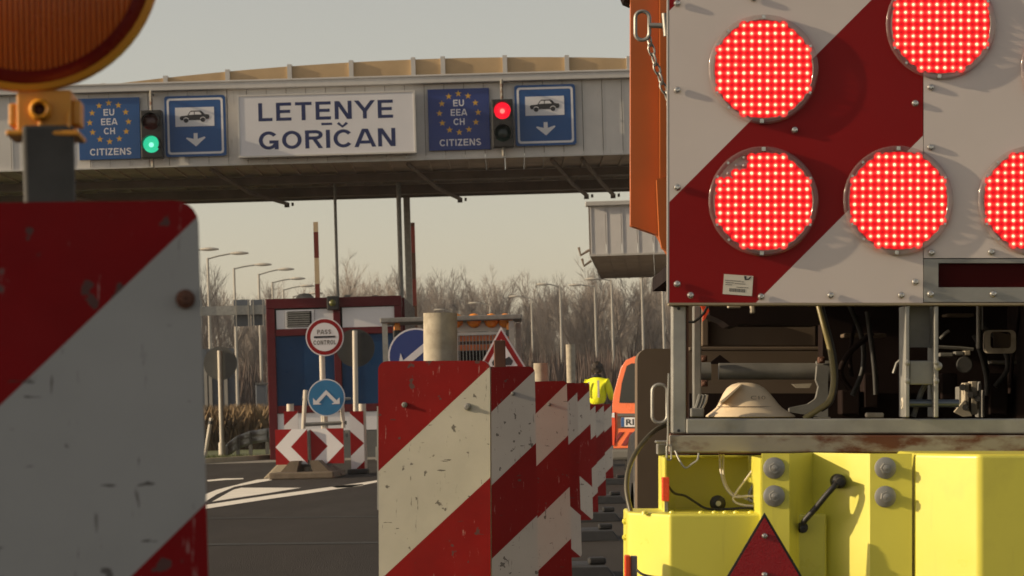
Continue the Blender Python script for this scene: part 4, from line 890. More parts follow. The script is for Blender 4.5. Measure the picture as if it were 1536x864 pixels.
# ------------------------------------------------------------------ attenuator truck (rear seen)
O_ = Wp(1180, 1320, 5.6)
tk = Th('safety_truck', 'works truck with red lamp warning board and yellow crash cushion at its rear', 'truck', (O_.x, O_.y, 0), (0, ROLL, 0))
P = tk.p
D0 = 5.6
S_ = lambda d: d / F
# --- warning board
def boardpoly(mb, pts, d, thk, stripes):
    q = [P(u, v, d) for u, v in pts]; y = q[0].y
    pl = [(a.x, a.z) for a in q]; mb.prism(pl, y + .0008, y + thk, 2, 3)
    px_ = d / F
    def uv(p): return (p[0] + tk.o.location.x, p[1])
    a0 = P(0, 0, d); k = lambda p: (p[0] - a0.x) / px_ - (p[1] - a0.z) / px_          # u + v
    if stripes: banded(mb, pl, y, k, (1020, 1307, 1588), (1, 0, 1, 0))
    else: banded(mb, pl, y, k, (-5000,), (0, 0))
m = MB(); boardpoly(m, [(1004, -60), (1384.6, -60), (1384.6, 454), (1004, 454)], D0, .035, True); m.build('warning_board', [WHITE, RED, WHITE, ALU], tk)
m = MB(); boardpoly(m, [(1385.6, -60), (1640, -60), (1640, 387), (1385.6, 387)], D0 - .002, .03, False); m.build('white_board', [WHITE, RED, WHITE, ALU], tk)
for u0, v0, u1, v1 in ((1385.6, 388.4, 1640, 394.5), (1385.6, 431, 1640, 453), (1385.6, 394.6, 1407.5, 430.9)):
    m = MB(); tk.rect(m, u0, v0, u1, v1, D0 - .001, .03); m.build('window_frame', GALV, tk)
m = MB(); tk.poly(m, [(1407.8, 394.8)] + [(1640, 394.8), (1640, 430.7), (1407.8, 430.7)], D0 + .012, .01); m.build('window_pane', mk('dark_red_pane', (.05, .003, .003), .5, var=0, spec=.08), tk)
m = MB(); tk.rect(m, 1003, 454.2, 1640, 458, D0 - .006, .045); m.build('board_edge', mk('bare_edge', (.30, .25, .17), .5, .3, var=.1), tk, bev=.001)
m = MB(); tk.rect(m, 1001.5, -60, 1003.8, 454, D0 + .0006, .038); m.build('board_edge', ALU, tk)
m = MB(); m.lathe([(.0005, -.0042), (.0028, -.0042), (.0032, -.0052), (.0058, -.0042), (.0072, -.0022), (.0078, 0)], (0, 0, 0), 14); rv = m.mesh('rivet', CHROME, 30)
for u, v in ((1016, 135), (1192, 195), (1016, 281), (1016, 426), (1036, 443), (1142, 445), (1246, 443), (1352, 443), (1373, 423), (1396, 131), (1373, 155), (1396, 221), (1397, 379), (1487, 378), (1396, 441), (1490, 441), (1016, 5), (1130, -2)):
    link('rivet', rv, tk, loc=P(u, v, D0 - .0025), rot=(0, random.uniform(0, 6), 0))
# --- lamps
s = D0 / F
DEAD = {(-3.5, 4.5), (-2.5, 4.5), (-2.5, 5.5), (-3.5, 5.5), (-4.5, 3.5)}
LEDB = mk('led_bloom_disc', (.3, .003, .006), .4, var=0, emit=(.50, .001, .005), estr=1.0)  # bloom filling the lens, drawn as a dimmer glowing disc
LEDO = mk('unlit_led', (.5, .45, .44), .2, var=0)
def led_mesh(dead):
    m = MB(); pt = 11.87 * s; rn = random.Random(5)
    for i in range(12):
        for j in range(12):
            a, b = i - 5.5, j - 5.5
            if math.hypot(a, b) > 6.12: continue
            if (a, b) in dead: m.lathe([(.1 * s, -.0046), (1.2 * s, -.0042), (2.2 * s, -.0030), (2.6 * s, .003)], (a * pt, 0, b * pt), 8, 5); continue
            x, z = a * pt, b * pt; h = pt * .5 * 1.02
            m.add([(x + h * 1.22 * math.cos(R(45 * k + 22.5)), .0002 * ((i + j) % 2), z + h * 1.22 * math.sin(R(45 * k + 22.5))) for k in range(8)], [tuple(range(8))], 0)
            x += rn.uniform(-.3, .3) * s; z += rn.uniform(-.3, .3) * s
            r = 3.9 * s
            m.add([(x + r * math.cos(k * math.pi / 5), -.0010, z + r * math.sin(k * math.pi / 5)) for k in range(10)], [tuple(range(10))], 1)
            for sx, sz in ((1.1, .30), (.24, 1.1)): m.add([(x - h * sx, -.0006 - .0001 * (sx > 1), z - h * sz), (x + h * sx, -.0006, z - h * sz), (x + h * sx, -.0006, z + h * sz), (x - h * sx, -.0006 - .0001 * (sx > 1), z + h * sz)], [(0, 1, 2, 3)], 3)
            m.lathe([(2.0 * s * (g := rn.uniform(.85, 1.15)), -.0012), (1.7 * s * g, -.0030), (.9 * s * g, -.0042), (.1 * s, -.0046)][::-1], (x, 0, z), 8, 2)
    rr = 73.2 * s; pl = [(rr * math.cos(R(6 * k)), rr * math.sin(R(6 * k))) for k in range(60)]
    if dead: pl = clip(pl, lambda q: q[0] - q[1] + 6.35 * pt)
    m.add([(x, .0008, z) for x, z in pl], [tuple(range(len(pl)))], 4)
    return m.mesh('led_cluster', [LEDR, LEDH, LEDC, LEDX, LEDB, LEDO])
LM = led_mesh(()); LMD = led_mesh(DEAD)
m = MB(); m.lathe([(73 * s, .002), (73.5 * s, -.017), (75 * s, -.020), (79.5 * s, -.020), (82 * s, -.016), (82.5 * s, .0)], (0, 0, 0), 64); ring = m.mesh('lamp_ring', CLEAR, 40)
m = MB(); m.disc((0, 0, 0), 75 * s, n=64); backd = m.mesh('lamp_back', mk('lamp_back_grey', (.46, .34, .33), .5, var=.05))
m = MB(); m.box((-.004, -.022, -.004), (.004, -.008, .004)); m.lathe([(.0003, -.0245), (.003, -.0245), (.0034, -.021)], (0, 0, 0), 10); clipm = m.mesh('lamp_screw', CHROME, 30)
for i, (u, v) in enumerate(((1145, 104), (1411, 37), (1145, 302), (1347, 301), (1549, 301), (1613, 104))):
    c = P(u, v, D0 - .003)
    b = link('warning_lamp', backd, tk, loc=c)
    if i == 2: b['label'] = 'lamp with five dead cells at its upper left'
    tag(link('led_cluster', LMD if i == 2 else LM, b, loc=(0, -.004, 0)), kind='stuff')
    link('lamp_ring', ring, b, loc=(0, -.001, 0), scl=(1, .36, 1))
    for a in (2, 62, 118, 180 - 2, 242, 298, 182 + 0, 30, 150):
        pass
    for a in (90, 268, 152, 207, 26, 333, 133, 228):
        f = 1 if a in (90, 268) else .62
        link('lamp_screw', clipm, b, loc=(78 * s * math.cos(R(a)), 0, 78 * s * math.sin(R(a))), rot=(0, R(-a), 0), scl=(f, .4, f))
# --- inventory sticker
q = P(1107, 427.5, D0 - .001); st = MB(); st.box((-22 * s, 0, -15 * s), (22 * s, .0006, 15 * s)); so_ = st.build('sticker', PAPER, tk); so_.location = q; so_.rotation_euler = (0, R(4), 0)
m = MB()
for x0_, x1_, z_ in ((-20, 4, 5.8), (5, 9, 5.2), (-19, -6, 2.6), (-5, 11, 2.0), (-19, -9, -.4), (-2, 16, -3.2)): m.box((x0_ * s, -.0004, (z_ - .5) * s), (x1_ * s, .0001, (z_ + .5) * s))
m.build('print_lines', GREYINK, so_)
m = MB(); x = -12.5
while x < 11:
    w = random.choice((.5, .8, 1.2)); m.box((x * s, -.0004, -10.5 * s), ((x + w) * s, .0001, -5.5 * s)); x += w + random.choice((.5, .7, 1.0))
m.build('barcode', GREYINK, so_)
m = MB(); m.prism([(8 * s, 14.5 * s), (9.5 * s, 8 * s), (16 * s, 9 * s), (19.5 * s, 14 * s), (17.5 * s, 14.2 * s), (15 * s, 10.6 * s), (11.5 * s, 10.2 * s), (12 * s, 14 * s)], -.0004, .0001); m.build('print_mark', INK, so_)
# --- orange arm behind the board
m = MB(); tk.poly(m, [(946, -70), (1012, -70), (1012, 384), (1001, 381), (985.5, 352), (946, 338)], 6.0, .05); m.build('orange_arm', ORANGE, tk, bev=.004)
m = MB(); tk.poly(m, [(985, 268), (1003, 266), (1003, 378), (993, 372), (989, 355)], 5.96, .035); tk.poly(m, [(990, -70), (1003, -70), (1003, 264), (990, 268)], 5.975, .02); m.build('arm_stiffener', ORANGE, tk, bev=.003)
m = MB(); tk.rect(m, 932, -30, 990, 4, 6.02, .1); m.build('upper_bracket', DARK, tk, bev=.02)
def loop(u0, v0, u1, v1, r, d, rad, name, mat):
    a, b = P(u0, v0, d), P(u1, v1, d); pts = [Vector((x, a.y, z)) for x, z in rrect(a.x, b.z, b.x, a.z, r * d / F, 5)]
    m = MB(); m.tube(pts, rad, 8, closed=True); return m.build(name, mat, tk, True)
loop(953, 17, 974, 60, 10, 5.75, .0042, 'pin_handle', GALV)
m = MB(); m.cyl(P(973, 38, 5.75), P(1003, 39, 5.75), .006, .006, 10); m.cyl(P(997, 20, 5.72), P(1000, 54, 5.72), .007, .007, 10); m.build('pin_shaft', GALV, tk, True)
cp = [(974, 60), (978, 78), (983, 96), (989, 113), (995, 131), (1002, 148), (1006, 160)]
def chain(pts, d, rad, ln, name='chain'):
    ws = [P(u, v, d) for u, v in pts]; acc = [0]
    for a, b in zip(ws[:-1], ws[1:]): acc.append(acc[-1] + (b - a).length)
    nL = int(acc[-1] / (ln * .78)); m = MB()
    def at(x):
        for i in range(len(ws) - 1):
            if x <= acc[i + 1]: return ws[i].lerp(ws[i + 1], (x - acc[i]) / (acc[i + 1] - acc[i])), (ws[i + 1] - ws[i]).normalized()
        return ws[-1], (ws[-1] - ws[-2]).normalized()
    for i in range(nL + 1):
        c, t_ = at(acc[-1] * i / nL); sd = t_.cross(Vector((0, 1, 0))).normalized(); nn = Vector((0, 1, 0))
        w = (sd * .85 + nn * .5).normalized() if i % 2 else (sd * .35 - nn * .93).normalized()
        m.tube([c + t_ * ln / 2 * math.cos(a) + w * ln * .27 * math.sin(a) for a in [k * math.pi / 5 for k in range(10)]], rad, 5, closed=True)
    return m.build(name, GALV, tk, True)
chain(cp, 5.76, .0024, .027)
# --- galvanised frame under the board
def rr_(name, mat, u0, v0, u1, v1, d, thk, bev=.003): m = MB(); tk.rect(m, u0, v0, u1, v1, d, thk); return m.build(name, mat, tk, bev=bev)
rr_('upright', GALV, 1008, 458.5, 1029, 650, 5.62, .05); rr_('upright_flange', RUST, 1029.4, 458.5, 1033, 626, 5.625, .11, 0)
rr_('rear_upright', DGALV, 1040, 458.5, 1052, 626, 5.95, .04)
for v in (463, 646): q = P(1018, v, 5.62); m = MB(); m.lathe([(.0002, -.0015), (.0032, -.0015), (.0034, 0)], q, 10); m.build('hole', INK, tk)
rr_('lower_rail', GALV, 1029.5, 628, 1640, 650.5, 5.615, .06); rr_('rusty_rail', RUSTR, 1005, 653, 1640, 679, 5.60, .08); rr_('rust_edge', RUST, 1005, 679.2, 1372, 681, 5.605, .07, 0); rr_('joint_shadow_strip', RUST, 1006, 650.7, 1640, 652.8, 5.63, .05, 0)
for u in (1361, 1404.5): rr_('bracket_plate', GALV, u - 3.2, 458.5, u + 3.2, 626, 5.60, .09, .002)
rr_('bracket_web', DGALV, 1364.6, 458.5, 1401, 521, 5.66, .012, 0); rr_('bracket_web', GALV, 1364.6, 541, 1401, 577, 5.62, .012, .002)
for u in (1361, 1404.5):
    for v in (544, 571): q = P(u, v, 5.598); m = MB(); m.lathe([(.0005, -.006), (.005, -.005), (.0065, 0)], q, 8); m.build('weld_nut', GALV, tk, True)
m = MB(); m.cyl(P(1352, 605, 5.64), P(1438, 605, 5.64), .0085, .0085, 14); m.build('hinge_pin', mk('blue_grey_pin', (.12, .14, .17), .35, .5, var=.1), tk, True)
m = MB(); m.cyl(P(1352, 605, 5.64), P(1359, 605, 5.64), .014, .014, 6); m.build('hinge_bolt', WIREW, tk, bev=.002)
m = MB(); m.tube([P(1370, 625, 5.66), P(1382, 588, 5.66), P(1392, 570, 5.66)], .006, 8); m.build('link_rod', DGALV, tk, True)
q = P(1407, 549, 5.6); m = MB(); m.lathe([(.0005, -.004), (.005, -.004), (.009, -.002), (.009, 0)], q, 14); m.build('washer', GALV, tk, True)
# --- body behind the frame
m = MB(); q = rrect(P(956, 780, 7.0).x, P(1330, 1200, 7.0).z, P(1640, 780, 7.0).x, P(1330, 523, 7.0).z, .03, 6); m.prism(q, P(956, 600, 7.0).y, P(956, 600, 7.0).y + .14); m.build('tail_panel', BROWNP, tk, bev=.012)
rr_('inner_plate', BROWNP, 1030, 440, 1066, 521, 7.2, .03); rr_('upper_beam', BROWNP, 1034, 520, 1330, 526, 6.9, .06); rr_('inner_plate', BROWNP, 1053, 482, 1224, 519, 7.15, .05); rr_('inner_plate', BROWNP, 1053, 455, 1063, 519, 7.12, .03)
rr_('load_bed_wall', DARK, 1050, 380, 1700, 524, 7.6, .05, 0); rr_('load_bed_floor', DARK, 1034, 590, 1700, 690, 6.7, .2, 0)
rr_('under_plate', DARK, 1234, 455, 1700, 660, 6.75, .1, 0)
m = MB(); a, b = P(1050, 380, 5.9), P(1900, 380, 5.9); m.box((a.x, a.y, a.z), (b.x, a.y + 2.0, a.z + .04)); m.build('shade_cover', DARK, tk)  # unseen cover added to keep the truck bay in deep shade
m = MB(); a = P(1640, 900, 5.75); m.box((a.x, a.y, a.z), (a.x + .06, a.y + 2, P(1640, -60, 5.75).z)); m.build('side_wall', DARK, tk)  # unseen side added to close the bay off from light
m = MB(); tk.poly(m, [(1063, 455), (1064, 472), (1085, 482), (1094, 489), (1104, 490), (1110, 486), (1120, 487), (1230, 487), (1230, 455)], 6.4, .2); m.build('rubber_flap', DARK, tk)
rr_('bracket_bits', PIPE, 1092, 457, 1112, 462, 6.2, .03); rr_('bracket_bits', PIPE, 1126, 457, 1133, 470, 6.2, .03)
m = MB(); m.cyl(P(1078, 557, 6.55), P(1228, 557, 6.55), .0205, .0205, 20); m.build('roller_tube', DGALV, tk, True)
for u0, u1, r in ((1048, 1066, .022), (1224, 1243, .026)): m = MB(); m.cyl(P(u0, 557, 6.55), P(u1, 557, 6.55), r, r, 16); m.build('tube_clamp', DGALV, tk, True)
for u0, u1 in ((1062, 1098), (1254, 1278)): m = MB(); tk.poly(m, [(u0, 546), ((u0 + u1) / 2, 532), (u1, 546)], 6.88, .01); m.build('gusset', DARK, tk)
for u, v in ((1056, 538), (1057, 575), (1233, 540), (1237, 577)): m = MB(); tk.rect(m, u - 5, v - 5, u + 5, v + 5, 6.5, .03); m.cyl(P(u, v, 6.49), P(u, v, 6.5), .006, .006, 6); m.build('clamp_nut', RUST, tk, bev=.003)
m = MB(); tk.poly(m, [(1226, 548), (1224, 570), (1228, 580), (1224, 598), (1212, 606), (1184, 612), (1184, 618), (1234, 626), (1242, 626), (1242, 548)], 6.45, .03); m.build('cast_bracket', DGALV, tk, bev=.004)
m = MB(); tk.poly(m, [(1188, 576), (1218, 575), (1214, 582), (1195, 582)], 6.5, .02); m.build('cast_lug', PIPE, tk)
for k in range(3): m = MB(); m.tube([P(1040 + k * 6, 622 - k * 4, 5.8), P(1046 + k * 6, 606 - k * 2, 5.8), P(1050 + k * 5, 592, 5.8)], .004, 6); m.build('hook', DGALV, tk, True)
rr_('hook_plate', DGALV, 1036, 612, 1056, 626, 5.78, .02)
m = MB(); m.tube([P(1033, 483, 5.8), P(1041, 483, 5.8), P(1048, 478, 5.8), P(1056, 470, 5.82), P(1062, 458, 5.85)], .003, 6); m.build('cord', BLACK, tk, True)
m = MB(); tk.poly(m, [(1051, 458), (1060, 458), (1064, 466), (1058, 478), (1054, 482), (1056, 468)], 5.9, .02); m.build('orange_hook', ORREF, tk)
# pieces to the right: lamp unit, mirror frame, valve block
m = MB(); a, b = P(1478, 495, 6.3), P(1524, 530, 6.3); fr = rrect(a.x, b.z, b.x, a.z, .012, 5); fi = rrect(a.x + .012, b.z + .012, b.x - .012, a.z - .004, .008, 5); n = len(fr)
m.add([(x, a.y, z) for x, z in fr + fi] + [(x, a.y + .03, z) for x, z in fr + fi], [(i, (i + 1) % n, n + (i + 1) % n, n + i) for i in range(n)] + [(2 * n + i, i, (i + 1) % n, 2 * n + (i + 1) % n)[::-1] for i in range(n)]); m.build('work_lamp_frame', PIPE, tk)
m = MB(); tk.poly(m, [(1490, 496), (1518, 503), (1518, 526), (1492, 526)], 6.32, .01); m.build('work_lamp_glass', BROWNP, tk)
rr_('lamp_strut', DGALV, 1466, 455, 1471, 523, 6.3, .02); rr_('lamp_strut', DGALV, 1473, 455, 1475, 495, 6.3, .02)
for (u0, v0, u1, v1, d, mt) in ((1447, 574, 1454, 624, 6.2, PIPE), (1457, 572, 1466, 622, 6.2, PIPE), (1468, 572, 1472, 626, 6.25, DGALV), (1438, 580, 1450, 612, 6.25, DGALV), (1474, 585, 1477, 626, 6.3, DGALV), (1447, 526, 1456, 533, 6.4, PIPE), (1410, 529, 1430, 535, 6.4, DGALV), (1433, 527, 1446, 533, 6.4, DGALV)):
    rr_('valve_block', mt, u0, v0, u1, v1, d, .05, .002)
for u, v in ((1444, 581), (1456, 592), (1448, 611), (1466, 598)): m = MB(); m.cyl(P(u, v, 6.14), P(u, v, 6.2), .007, .008, 8); m.build('valve_knob', BLACK, tk)
m = MB(); m.cyl(P(1447, 547, 6.25), P(1447, 547, 6.32), .02, .02, 18); m.build('round_cap', BLACK, tk, bev=.003)
m = MB(); tk.poly(m, [(1432, 618), (1447, 600), (1458, 624), (1446, 625)], 6.18, .02); m.build('valve_lever', PIPE, tk)
for pts in ([(1410, 508), (1418, 500), (1424, 496)], [(1355, 536), (1345, 545), (1340, 560)], [(1400, 520), (1440, 522), (1460, 524)]): m = MB(); m.tube([P(u, v, 6.2) for u, v in pts], .004, 6); m.build('pipe', DGALV, tk, True)
rr_('floor_clip', PIPE, 1300, 619, 1326, 626.5, 6.0, .03); rr_('floor_clip', PIPE, 1222, 625.5, 1246, 627.5, 5.8, .03)
for u0, v0, u1, v1, mt in ((1262, 585, 1290, 622, DARK), (1296, 560, 1318, 612, DARK), (1412, 560, 1436, 600, DARK), (1484, 560, 1512, 622, DARK), (1266, 500, 1330, 506, BROWNP), (1420, 470, 1462, 475, BROWNP), (1486, 540, 1530, 546, DGALV)):
    rr_('engine_block', mt, u0, v0, u1, v1, 6.62, .08, .004)
# hoses and loops
def hose(name, mat, pts, rad):
    w = [P(*q) for q in pts]; out = []
    for i in range(len(w) - 1):
        p0, p1, p2, p3 = w[max(0, i - 1)], w[i], w[i + 1], w[min(len(w) - 1, i + 2)]
        for k in range(6):
            f = k / 6; out.append(.5 * ((2 * p1) + (p2 - p0) * f + (2 * p0 - 5 * p1 + 4 * p2 - p3) * f * f + (3 * p1 - p0 - 3 * p2 + p3) * f ** 3))
    out.append(w[-1]); m = MB(); m.tube(out, rad, 10); return m.build(name, mat, tk, True)
hose('hose', HOSE, [(1227, 455, 5.75), (1236, 490, 5.73), (1246, 530, 5.72), (1250, 570, 5.7), (1244, 600, 5.69), (1228, 614, 5.68), (1206, 628, 5.68)], .0062)
hose('hose_edge', BLACK, [(1232, 455, 5.755), (1241, 490, 5.735), (1251, 530, 5.725), (1254, 570, 5.705), (1247, 602, 5.695), (1232, 615, 5.685)], .0048)
rq = random.Random(11)
for k in range(8):
    lo, hi = (1256, 1350) if k % 2 else (1410, 1535)
    u0, u1 = rq.uniform(lo, hi), rq.uniform(lo, hi); v0 = rq.uniform(455, 520); v1 = rq.uniform(560, 632); dd = rq.uniform(6.4, 6.6); bow = rq.uniform(-25, 25)
    hose('engine_hose', rq.choice([BLACK, DARK]), [(u0, v0, dd), (u0 * .7 + u1 * .3 + bow, v0 * .65 + v1 * .35, dd), (u0 * .3 + u1 * .7 + bow, v0 * .3 + v1 * .7, dd), (u1, v1, dd)], rq.uniform(.004, .008))
loop(978.5, 577, 1001, 634, 10, 5.7, .004, 'side_handle', GALV)
hose('cable_loop', mk('olive_black_cable', (.07, .06, .035), .45), [(1003, 636, 5.72), (985, 644, 5.7), (966, 662, 5.66), (951, 684, 5.64), (942, 708, 5.62), (940, 735, 5.6), (945, 762, 5.58), (950, 780, 5.57)], .0052)
m = MB(); m.tube([P(1003, 560, 5.6), P(1002, 600, 5.6), P(1002, 650, 5.6), P(1001, 668, 5.6)], .002, 6); m.build('lanyard', GALV, tk, True)
loop(1000, 668, 1007, 690, 3, 5.6, .002, 'carabiner', GALV)
hose('wire_loop', GALV, [(1013, 676, 5.59), (1019, 690, 5.58), (1028, 702, 5.57), (1038, 696, 5.57), (1046, 690, 5.57), (1048, 680, 5.58)], .0022)
rr_('hinge_tab', GALV, 984, 661, 1003, 665, 5.66, .05, .002); rr_('hinge_tab', DGALV, 986, 666, 1000, 682, 5.72, .05, .002)
# --- yellow crash cushion
def vx(u, d): return P(u, 700, d).x
def zz(v, d): return P(1180, v, d).z
cu = 'cushion'
m = MB()                                                    # open tray behind
a, b = P(988, 683.5, 5.74), P(1152, 800, 5.74)
m.box((a.x, a.y, b.z), (b.x, a.y + .012, a.z)); m.build('tray_back', YEL, tk)
m = MB(); m.box((a.x, a.y - .20, b.z), (a.x + .006, a.y, a.z)); m.build('tray_side', YEL, tk, bev=.0025)
m = MB(); m.box((a.x + .007, a.y - .02, a.z - .005), (b.x, a.y + .0, a.z + .001)); m.build('tray_rim', YEL, tk, bev=.002)
dl = 5.42; x0, x1, xw = vx(1005, dl), vx(1240, dl), vx(942, dl + .0)
yf = P(1005, 700, dl).y; ztop = zz(771, dl); zbt = ztop - .75
m = MB(); m.plan([(vx(941, dl + .10), yf + .10), (x0, yf), (x1, yf), (x1, yf + .3), (vx(941, dl + .10), yf + .3)], zbt, ztop); m.build('lower_box', YEL, tk, bev=.005, seg=3)
for u in (967, 1008, 1052, 1072, 1088, 1104, 1126): q = P(u, 769.5, dl + .05); m = MB(); m.lathe([(.007, -.003), (.006, .003), (.001, .005)], q, 10, axis='z'); m.build('top_bolt', YEL, tk, True)
for v in (782, 806): q = P(941, v, dl + .16); m = MB(); m.lathe([(.001, -.002), (.006, 0), (.007, .004)], (q.x - .004, q.y, q.z), 10); o_ = m.build('side_bolt', YEL, tk, True)
# folded channel with the two flanges, seen in plan
dA = 5.36
top = zz(680.5, dA)
pl = [(vx(u_, d_), P(u_, 700, d_).y) for u_, d_ in ((1143, 5.392), (1184, 5.388), (1219, 5.465), (1305, 5.366), (1368, 5.358))]
pl2 = pl + [(x, y + .008) for x, y in pl[::-1]]
m = MB(); n = len(pl)
for i in range(n - 1):
    (xa, ya), (xb_, yb_) = pl[i], pl[i + 1]
    m.plan([(xa, ya), (xb_, yb_), (xb_, yb_ + .008), (xa, ya + .008)], top - .85, top)
m.build('folded_panel', YEL, tk)
m = MB(); (xa, ya) = pl[0]; m.box((xa - .002, ya + .009, top - .85), (xa + .004, ya + .3, top - .01)); m.build('flange_return', YEL, tk)
wm = MB(); wm.lathe([(.0005, -.0042), (.0175, -.0038), (.0215, -.002), (.022, 0)], (0, 0, 0), 28); wm.prism([(.0112 * math.cos(k * math.pi / 3), .0112 * math.sin(k * math.pi / 3)) for k in range(6)], -.0165, -.004); wm.lathe([(.0003, -.0205), (.006, -.0195), (.0065, -.0165)], (0, 0, 0), 12); wme = wm.mesh('bolt', GALV, 35)
for k in range(6): pass
for u, v in ((1161, 702), (1161, 744), (1328, 702), (1328, 745)): link('flange_bolt', wme, tk, loc=P(u, v, 5.389 if u < 1200 else 5.362), rot=(0, random.uniform(0, 3), 0))
dB = 5.25
m = MB(); ya = P(1372, 700, dA).y; yb_ = P(1469, 700, dB).y
m.plan([(vx(1371.5, dA), ya), (vx(1469, dB), yb_), (vx(1640, dB), yb_), (vx(1640, dB), ya + .3), (vx(1371.5, dA), ya + .3)], zz(679, dA) - .9, zz(679.5, dA)); m.build('corner_box', YEL, tk, bev=.008, seg=4)
# cable with rubber boots across the channel
hose('jumper_cable', BLACK, [(1203, 792, 5.41), (1207, 781, 5.395), (1222, 764, 5.385), (1240, 742, 5.375), (1252, 729, 5.375), (1258, 722, 5.395)], .0062)
for u, v, d in ((1203, 791, 5.43), (1258, 722, 5.405)):
    q = P(u, v, d); m = MB(); m.lathe([(.001, -.035), (.008, -.034), (.0085, -.012), (.0145, -.008), (.0155, .02)], q, 18); m.build('rubber_boot', BLACK, tk, True)
# red triangle reflector
dt = 5.34
A = [P(1147, 769, dt), P(1147 + 72, 769 + 122, dt), P(1147 - 72, 769 + 122, dt)]
m = MB(); m.prism([(q.x, q.z) for q in A], A[0].y, A[0].y + .008); m.build('reflector_rim', BLACK, tk, bev=.001)
B_ = [P(1147, 776, dt - .002), P(1147 + 66, 776 + 112, dt - .002), P(1147 - 66, 776 + 112, dt - .002)]
m = MB(); m.prism([(q.x, q.z) for q in B_], B_[0].y, B_[0].y + .003); m.build('triangle_reflector', REDREF, tk)
for v in (804, 862): link('rivet', rv, tk, loc=P(1147, v, dt - .0025), scl=(.8, 1, .8))
# marker reflectors, cables and knob in the tray
rr_('marker_reflector', ORREF, 993.5, 716, 1004, 752, 5.52, .03, .002); m = MB(); tk.rect(m, 997, 752.5, 1002, 772, 5.53, .01); m.build('reflector_stem', DGALV, tk)
rr_('corner_bracket', DGALV, 946, 834, 956, 880, 5.41, .02, .002); rr_('corner_marker_lens', ORREF, 937, 833, 946, 880, 5.40, .03, .003)
hose('black_wire', BLACK, [(1003, 730, 5.53), (1012, 740, 5.55), (1028, 744, 5.57), (1044, 754, 5.58), (1060, 763, 5.58), (1085, 764, 5.58), (1120, 762, 5.56), (1150, 764, 5.55)], .0026)
hose('white_cable', WIREW, [(1080, 681, 5.66), (1081, 705, 5.65), (1088, 730, 5.62), (1102, 745, 5.6), (1122, 744, 5.58), (1142, 746, 5.56)], .0026)
hose('white_cable', WIREW, [(1085, 681, 5.665), (1086, 715, 5.66), (1096, 738, 5.64), (1112, 745, 5.61), (1140, 757, 5.58)], .0024)
hose('white_cable', WIREW, [(1140, 690, 5.62), (1122, 715, 5.61), (1105, 738, 5.6), (1100, 750, 5.6), (1112, 757, 5.59), (1140, 760, 5.57)], .0026)
hose('grey_cable', DGALV, [(1146, 706, 5.6), (1132, 725, 5.59), (1124, 748, 5.58), (1140, 754, 5.57)], .0042)
hose('black_wire', BLACK, [(955, 855, 5.38), (965, 862, 5.37), (985, 866, 5.37), (1010, 868, 5.38)], .0026)
q = P(1077, 755, 5.6); m = MB(); m.lathe([(.0005, -.010), (.007, -.010), (.008, -.006), (.012, -.005), (.0165, -.001), (.017, .006)], q, 20); m.build('round_knob', BLACK, tk, True)
m = MB(); m.lathe([(.0005, -.012), (.0055, -.0118), (.006, -.010)], q, 14); m.build('knob_cap', GALV, tk, True)
# rest of the truck, ahead of what the frame shows
m = MB(); a = P(1060, 800, 10.4); m.box((a.x, a.y, .6 + 0), (a.x + 2.1, a.y + 1.6, 2.6)); m.build('cab', ORANGE, tk, bev=.08)
m = MB(); a = P(1230, 800, 6.9); m.box((a.x - .25, a.y, .55), (a.x + .75, a.y + 4.0, .75)); m.build('chassis_beam', DARK, tk)
for sx in (0, 1):
    for yy in (8.0, 11.4):
        m = MB(); m.lathe([(.2, -.12), (.40, -.13), (.45, -.08), (.45, .08), (.40, .13), (.2, .12)], (0, 0, 0), 24); w_ = m.build('wheel', BLACK, tk, True)
        qx = P(1085 if not sx else 1700, 800, 8.0).x; w_.location = (qx, yy - O_.y, .45); w_.rotation_euler = (0, 0, R(90))
        m = MB(); m.lathe([(.001, -.06), (.2, -.1), (.21, -.1)], (0, 0, 0), 16); m.build('rim', GALV, w_, True)
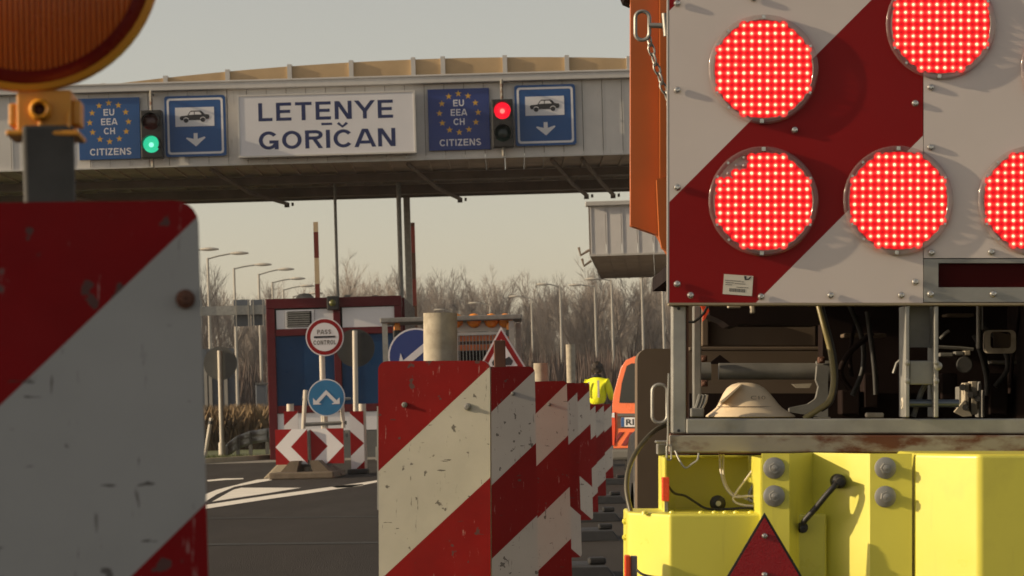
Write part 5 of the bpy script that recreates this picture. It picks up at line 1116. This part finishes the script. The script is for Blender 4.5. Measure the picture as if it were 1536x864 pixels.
# --- hat lying on the rail
hq = Wp(1128, 626.5, 5.78)
ht = Th('hard_hat', 'cream plastic hat with faded dark print lying on the steel rail of the truck', 'hat', hq, (0, ROLL, 0)); s = 5.78 / F
prof = [(66, 0), (68, 1.5), (66, 4), (58, 9), (50, 15), (46, 20), (41, 28), (35, 37), (28, 45), (20, 50), (10, 52.5), (.1, 53)]
m = MB(); n = 40; vs = []; fs = []
for r, h in prof:
    for k in range(n):
        a = 2 * math.pi * k / n; rr = r * s; dx = (-2 - (h / 53) * 9) * s + 3 * s
        vs.append((rr * math.cos(a) + dx, .9 * rr * math.sin(a) + .05, h * s))
for i in range(len(prof) - 1): fs += [(i * n + k, i * n + (k + 1) % n, (i + 1) * n + (k + 1) % n, (i + 1) * n + k) for k in range(n)]
m.add(vs, fs); o_ = m.build('shell', CREAM, ht, 50); o_.modifiers.new('thick', 'SOLIDIFY').thickness = .003
m = MB(); m.tube([(x * s, .9 * 49 * s * -math.sqrt(max(0, 1 - ((x + 4) / 49) ** 2)) + .05 - .0008, 16.5 * s) for x in range(-50, 44, 6)], .0009, 5); m.build('rim_groove', FADED, ht)
m = MB(); m.prism([(-48 * s, 24 * s), (-18 * s, 50 * s), (-14 * s, 51 * s), (-40 * s, 26 * s), (-47 * s, 21 * s)], -.01, .03); m.build('side_flap', CREAM, ht, bev=.0015)
m = MB()
o_ = text('print', 'C10', ht, FADED, 9 * s, -.9 * 37 * s + .05, 30 * s, 22 * s, 7 * s); o_.rotation_euler = (R(-38), 0, 0); o_.location.y = .05 - .9 * 40 * s
# ------------------------------------------------------------------ haze
m = MB(); m.box((-460, -70, -1.1), (460, 760, 19))
hm = bpy.data.materials.new('haze'); hm.use_nodes = True; hn = hm.node_tree; hn.nodes.remove(hn.nodes['Principled BSDF'])
pv_ = hn.nodes.new('ShaderNodeVolumePrincipled'); pv_.inputs['Density'].default_value = .00028; pv_.inputs['Color'].default_value = (.86, .88, .92, 1); pv_.inputs['Anisotropy'].default_value = .2
hn.links.new(pv_.outputs[0], hn.nodes['Material Output'].inputs['Volume'])
tag(m.build('haze', hm), kind='stuff')
SC.cycles.volume_bounces = 0
